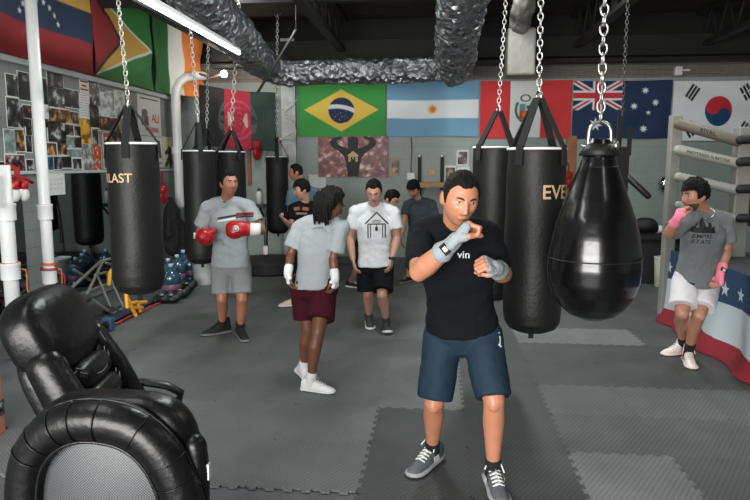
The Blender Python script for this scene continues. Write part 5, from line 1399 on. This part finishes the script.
# --- man on the right with pink wraps
PK = mat('wrap_pink', S(238, 128, 152), .8, bump=.4, bscale=60)
fa, fb = FL(683, 357), FL(692, 366)
pk = person('man in grey printed tee and white shorts with pink hand wraps, leaning on the ring', dict(
  s=1.0, hs=1.06, face=1, skin=skin_mat('olive', S(166, 118, 96)), look=(-.93, -.30, -.10), up=(.08, 0, 1), wide=1.0, bow=0,
  J=dict(head=W(695, 196, 5.38), neck=W(704, 214, 5.46), shA=W(686, 222, 5.34), shB=W(724, 222, 5.50), elA=W(668, 234, 5.24), wrA=W(677, 219, 5.16), elB=W(727, 250, 5.52), wrB=W(720, 274, 5.36),
         hipA=W(685, 282, 5.52), hipB=W(707, 283, 5.58), knA=W(682, 313, 5.36), knB=W(699, 315, 5.36), anA=fa+V((.03, .10, .09)), anB=fb+V((.0, .10, .09))),
  handA=dict(kind='relax', d=V((.42, .15, .88)), n=V((.8, .30, -.3)), ts=-1, wrap=PK, curl=(38, 42, 30)), handB=dict(kind='fist', d=V((-.12, -.1, -1)), n=V((-.95, -.2, .1)), ts=1, wrap=PK, s=1.1, curl=(55, 80, 50), tabm=BLACK, tabn=(0, -1, 0)),
  hair='fringe', hth=.026, beard=1, shirt=cloth('midgrey', S(108, 112, 114), bump=.25), hem=.0, slv=.72, slvr=.080, wr=.022, loose=.008,
  shorts=cloth('whiteshort', S(205, 200, 204), bump=.2), sh_len=.80, sh_r=.112, toeA=V((-.28, -.10)), toeB=V((-.05, -.3)), sock=mat('sock_black', S(18, 18, 20)), sockh=.24, ss=1.08,
  shoe=mat('shoe_cream', S(215, 205, 200), .5), sole=mat('sole_cream', S(205, 195, 188), .5), shi=.05, spatch=mat('patch_red', S(185, 60, 55), .5)))
c = W(704, 231, 5.30)
sky = [[(-.12, -.02), (-.12, .03), (-.10, .05), (-.10, .03), (-.07, .03), (-.07, .08), (-.055, .08), (-.055, .03), (-.03, .03), (-.03, .10), (.0, .13), (.02, .10), (.02, .04), (.04, .04), (.04, .09), (.07, .09), (.07, .03), (.10, .05), (.11, .0), (.11, -.02)]]
decal(pk['root'], pk['shirt_o'], 'skyline_print', BLACK, sky, c, pk['rr'], V((0, 0, 1)), maxd=.16, size=.85)
decal(pk['root'], pk['shirt_o'], 'lettering', BLACK, None, c-V((0, 0, .045)), pk['rr'], V((0, 0, 1)), text='EMPIRE', ts=.043, maxd=.16)
decal(pk['root'], pk['shirt_o'], 'lettering', BLACK, None, c-V((0, 0, .09)), pk['rr'], V((0, 0, 1)), text='STATE', ts=.043, maxd=.16)
nk_ = pk['J']['neck']; mk('necklace', G().torus(nk_+V((-.02, -.03, .005)), .085, .0035, V((-.35, -.45, 1)), n=40, k=6), STEEL, pk['root'])
mk('waistband', G().loft(torso_rings(pk, [(.02, .18, .134), (.075, .178, .132)], .012)), BLACK, pk['shorts_o'])
g = G()
for dx in (-.012, .012): g.tube([W(691, 271, 5.2)+V((dx, -.0, 0)), W(691, 278, 5.2)+V((dx*1.4, -.01, 0)), W(692, 285, 5.2)+V((dx*2, 0, 0))], .005, 6)

# --- boy in black tee, man behind him, man in dark grey, person behind the white tee
fa, fb = FL(291, 306), FL(300, 303)
by = person('boy in black printed tee facing left beside the rear heavy bag', dict(
  s=.86, hs=.96, face=1, skin=LS, look=(-.88, -.42, -.18), mus=.85,
  J=dict(head=W(302, 190, 7.3), neck=W(305, 203, 7.36), shA=W(293, 209, 7.30), shB=W(318, 209, 7.42), elA=W(291, 226, 7.22), wrA=W(284, 220, 7.06), elB=W(314, 226, 7.3), wrB=W(304, 222, 7.1),
         hipA=W(299, 253, 7.42), hipB=W(313, 253, 7.46), knA=W(298, 277, 7.45), knB=W(308, 277, 7.5), anA=fa+V((.02, .0, .08)), anB=fb+V((.06, .02, .08))),
  handA=dict(kind='fist', d=V((-.5, -.3, .75)), n=V((.8, 0, .4)), ts=-1, curl=FIST), handB=dict(kind='fist', d=V((-.9, -.3, .3)), n=V((.1, -.2, -1)), ts=1, curl=FIST),
  hair='fringe', hth=.022, shirt=cloth('blacktee', S(20, 20, 22)), hem=-.04, slv=.62, slvr=.078, loose=.004, shorts=cloth('blackshort', S(17, 18, 20)), sh_len=.8,
  toeA=V((-.28, -.1)), toeB=V((-.2, -.2)), shoe=mat('shoe_beige', S(190, 180, 160), .6), sole=mat('sole_white', S(205, 205, 205))))
decal(by['root'], by['shirt_o'], 'print', mat('print_rust', S(140, 95, 80), .8), [seg((-.09, .02), (-.02, .03), .04), seg((.01, .03), (.08, .02), .04), seg((-.07, -.03), (.06, -.03), .025)], W(305, 212, 7.1), by['rr'], V((0, 0, 1)))
fa, fb = V((-2.28, 8.75, 0)), V((-2.05, 8.8, 0))
person('man with short black hair in profile behind the boy, in a patterned blue grey tee', dict(
  s=1.0, hs=1.0, face=1, skin=TN, look=(-.97, -.2, -.1),
  J=dict(head=W(296, 173, 8.7), neck=W(301, 188, 8.75), shA=W(292, 194, 8.62), shB=W(316, 194, 8.9), elA=W(290, 214, 8.6), wrA=W(296, 229, 8.45), elB=W(319, 214, 8.9), wrB=W(314, 229, 8.7),
         hipA=W(298, 232, 8.75), hipB=W(311, 232, 8.85), knA=W(299, 256, 8.75), knB=W(312, 256, 8.85), anA=FL(300, 283)+V((0, .0, .09)), anB=FL(312, 282)+V((0, 0, .09))),
  handA=dict(kind='relax', d=V((.1, -.3, -1)), n=V((.9, .3, .2)), ts=-1), handB=dict(kind='relax', d=V((0, -.2, -1)), n=V((-.9, .3, .2)), ts=1),
  hair='short', hth=.012, shirt=cloth('bluegrey', S(110, 124, 132), col2=S(70, 110, 125), vscale=7), hem=-.02, slv=.6, shorts=cloth('blackshort', S(17, 18, 20)),
  toeA=V((-.3, -.05)), toeB=V((-.3, -.1)), shoe=mat('shoe_black', S(18, 18, 19)), sole=mat('sole_dark', S(105, 105, 105))))
person('man in dark grey tee looking down, standing by the back wall behind the front boxer', dict(
  s=.98, hs=1.04, face=1, skin=LS, look=(-.25, -.80, -.55), up=(0, -.3, 1),
  J=dict(head=W(413.5, 189, 9.0), neck=W(418, 200, 9.12), shA=W(408, 205, 9.12), shB=W(432, 205, 9.12), elA=W(404, 221, 9.05), wrA=W(402, 237, 8.9), elB=W(436, 222, 9.1), wrB=W(432, 238, 8.9),
         hipA=W(414, 238, 9.2), hipB=W(427, 238, 9.2), knA=W(412, 258, 9.15), knB=W(428, 258, 9.15), anA=FL(408, 282)+V((0, 0, .09)), anB=FL(424, 282)+V((0, 0, .09))),
  handA=dict(kind='relax', d=V((.0, -.2, -1)), n=V((.9, .3, .2)), ts=-1), handB=dict(kind='relax', d=V((0, -.2, -1)), n=V((-.9, .3, .2)), ts=1),
  hair='fringe', hth=.02, shirt=cloth('charcoal', S(62, 68, 76)), hem=-.06, slv=.62, shorts=cloth('blackshort', S(17, 18, 20)), sh_len=1.0,
  toeA=V((-.2, -.25)), toeB=V((.1, -.3)), shoe=mat('shoe_black', S(18, 18, 19)), sole=mat('sole_dark', S(105, 105, 105))))
fa, fb = FL(347, 288), FL(372, 290)
person('dark haired person in black bending behind the man in the white house tee', dict(
  s=.97, hs=1.0, face=1, skin=LS, look=(.75, -.35, -.55), up=(.3, -.1, 1), bow=0,
  J=dict(head=W(391, 200, 8.0), neck=W(384, 211, 8.1), shA=W(370, 217, 8.02), shB=W(390, 218, 8.3), elA=W(372, 238, 7.95), wrA=W(384, 248, 7.8), elB=W(389, 240, 8.3), wrB=W(387, 254, 8.1),
         hipA=W(362, 246, 8.2), hipB=W(376, 247, 8.3), knA=W(361, 266, 8.12), knB=W(380, 268, 8.2), anA=fa+V((.05, .05, .10)), anB=fb+V((.0, .05, .09))),
  handA=dict(kind='relax', d=V((.3, -.3, -1)), n=V((.9, .3, .2)), ts=-1), handB=dict(kind='relax', d=V((0, -.2, -1)), n=V((-.9, .3, .2)), ts=1),
  hair='short', hth=.022, shirt=cloth('blacktee', S(20, 20, 22)), hem=-.05, slv=.6, loose=-.01, shorts=cloth('blackshort', S(17, 18, 20)), sh_len=.85,
  toeA=V((.3, -.12)), toeB=V((.3, -.1)), shoe=mat('shoe_black', S(18, 18, 19)), sole=mat('sole_white', S(205, 205, 205))))
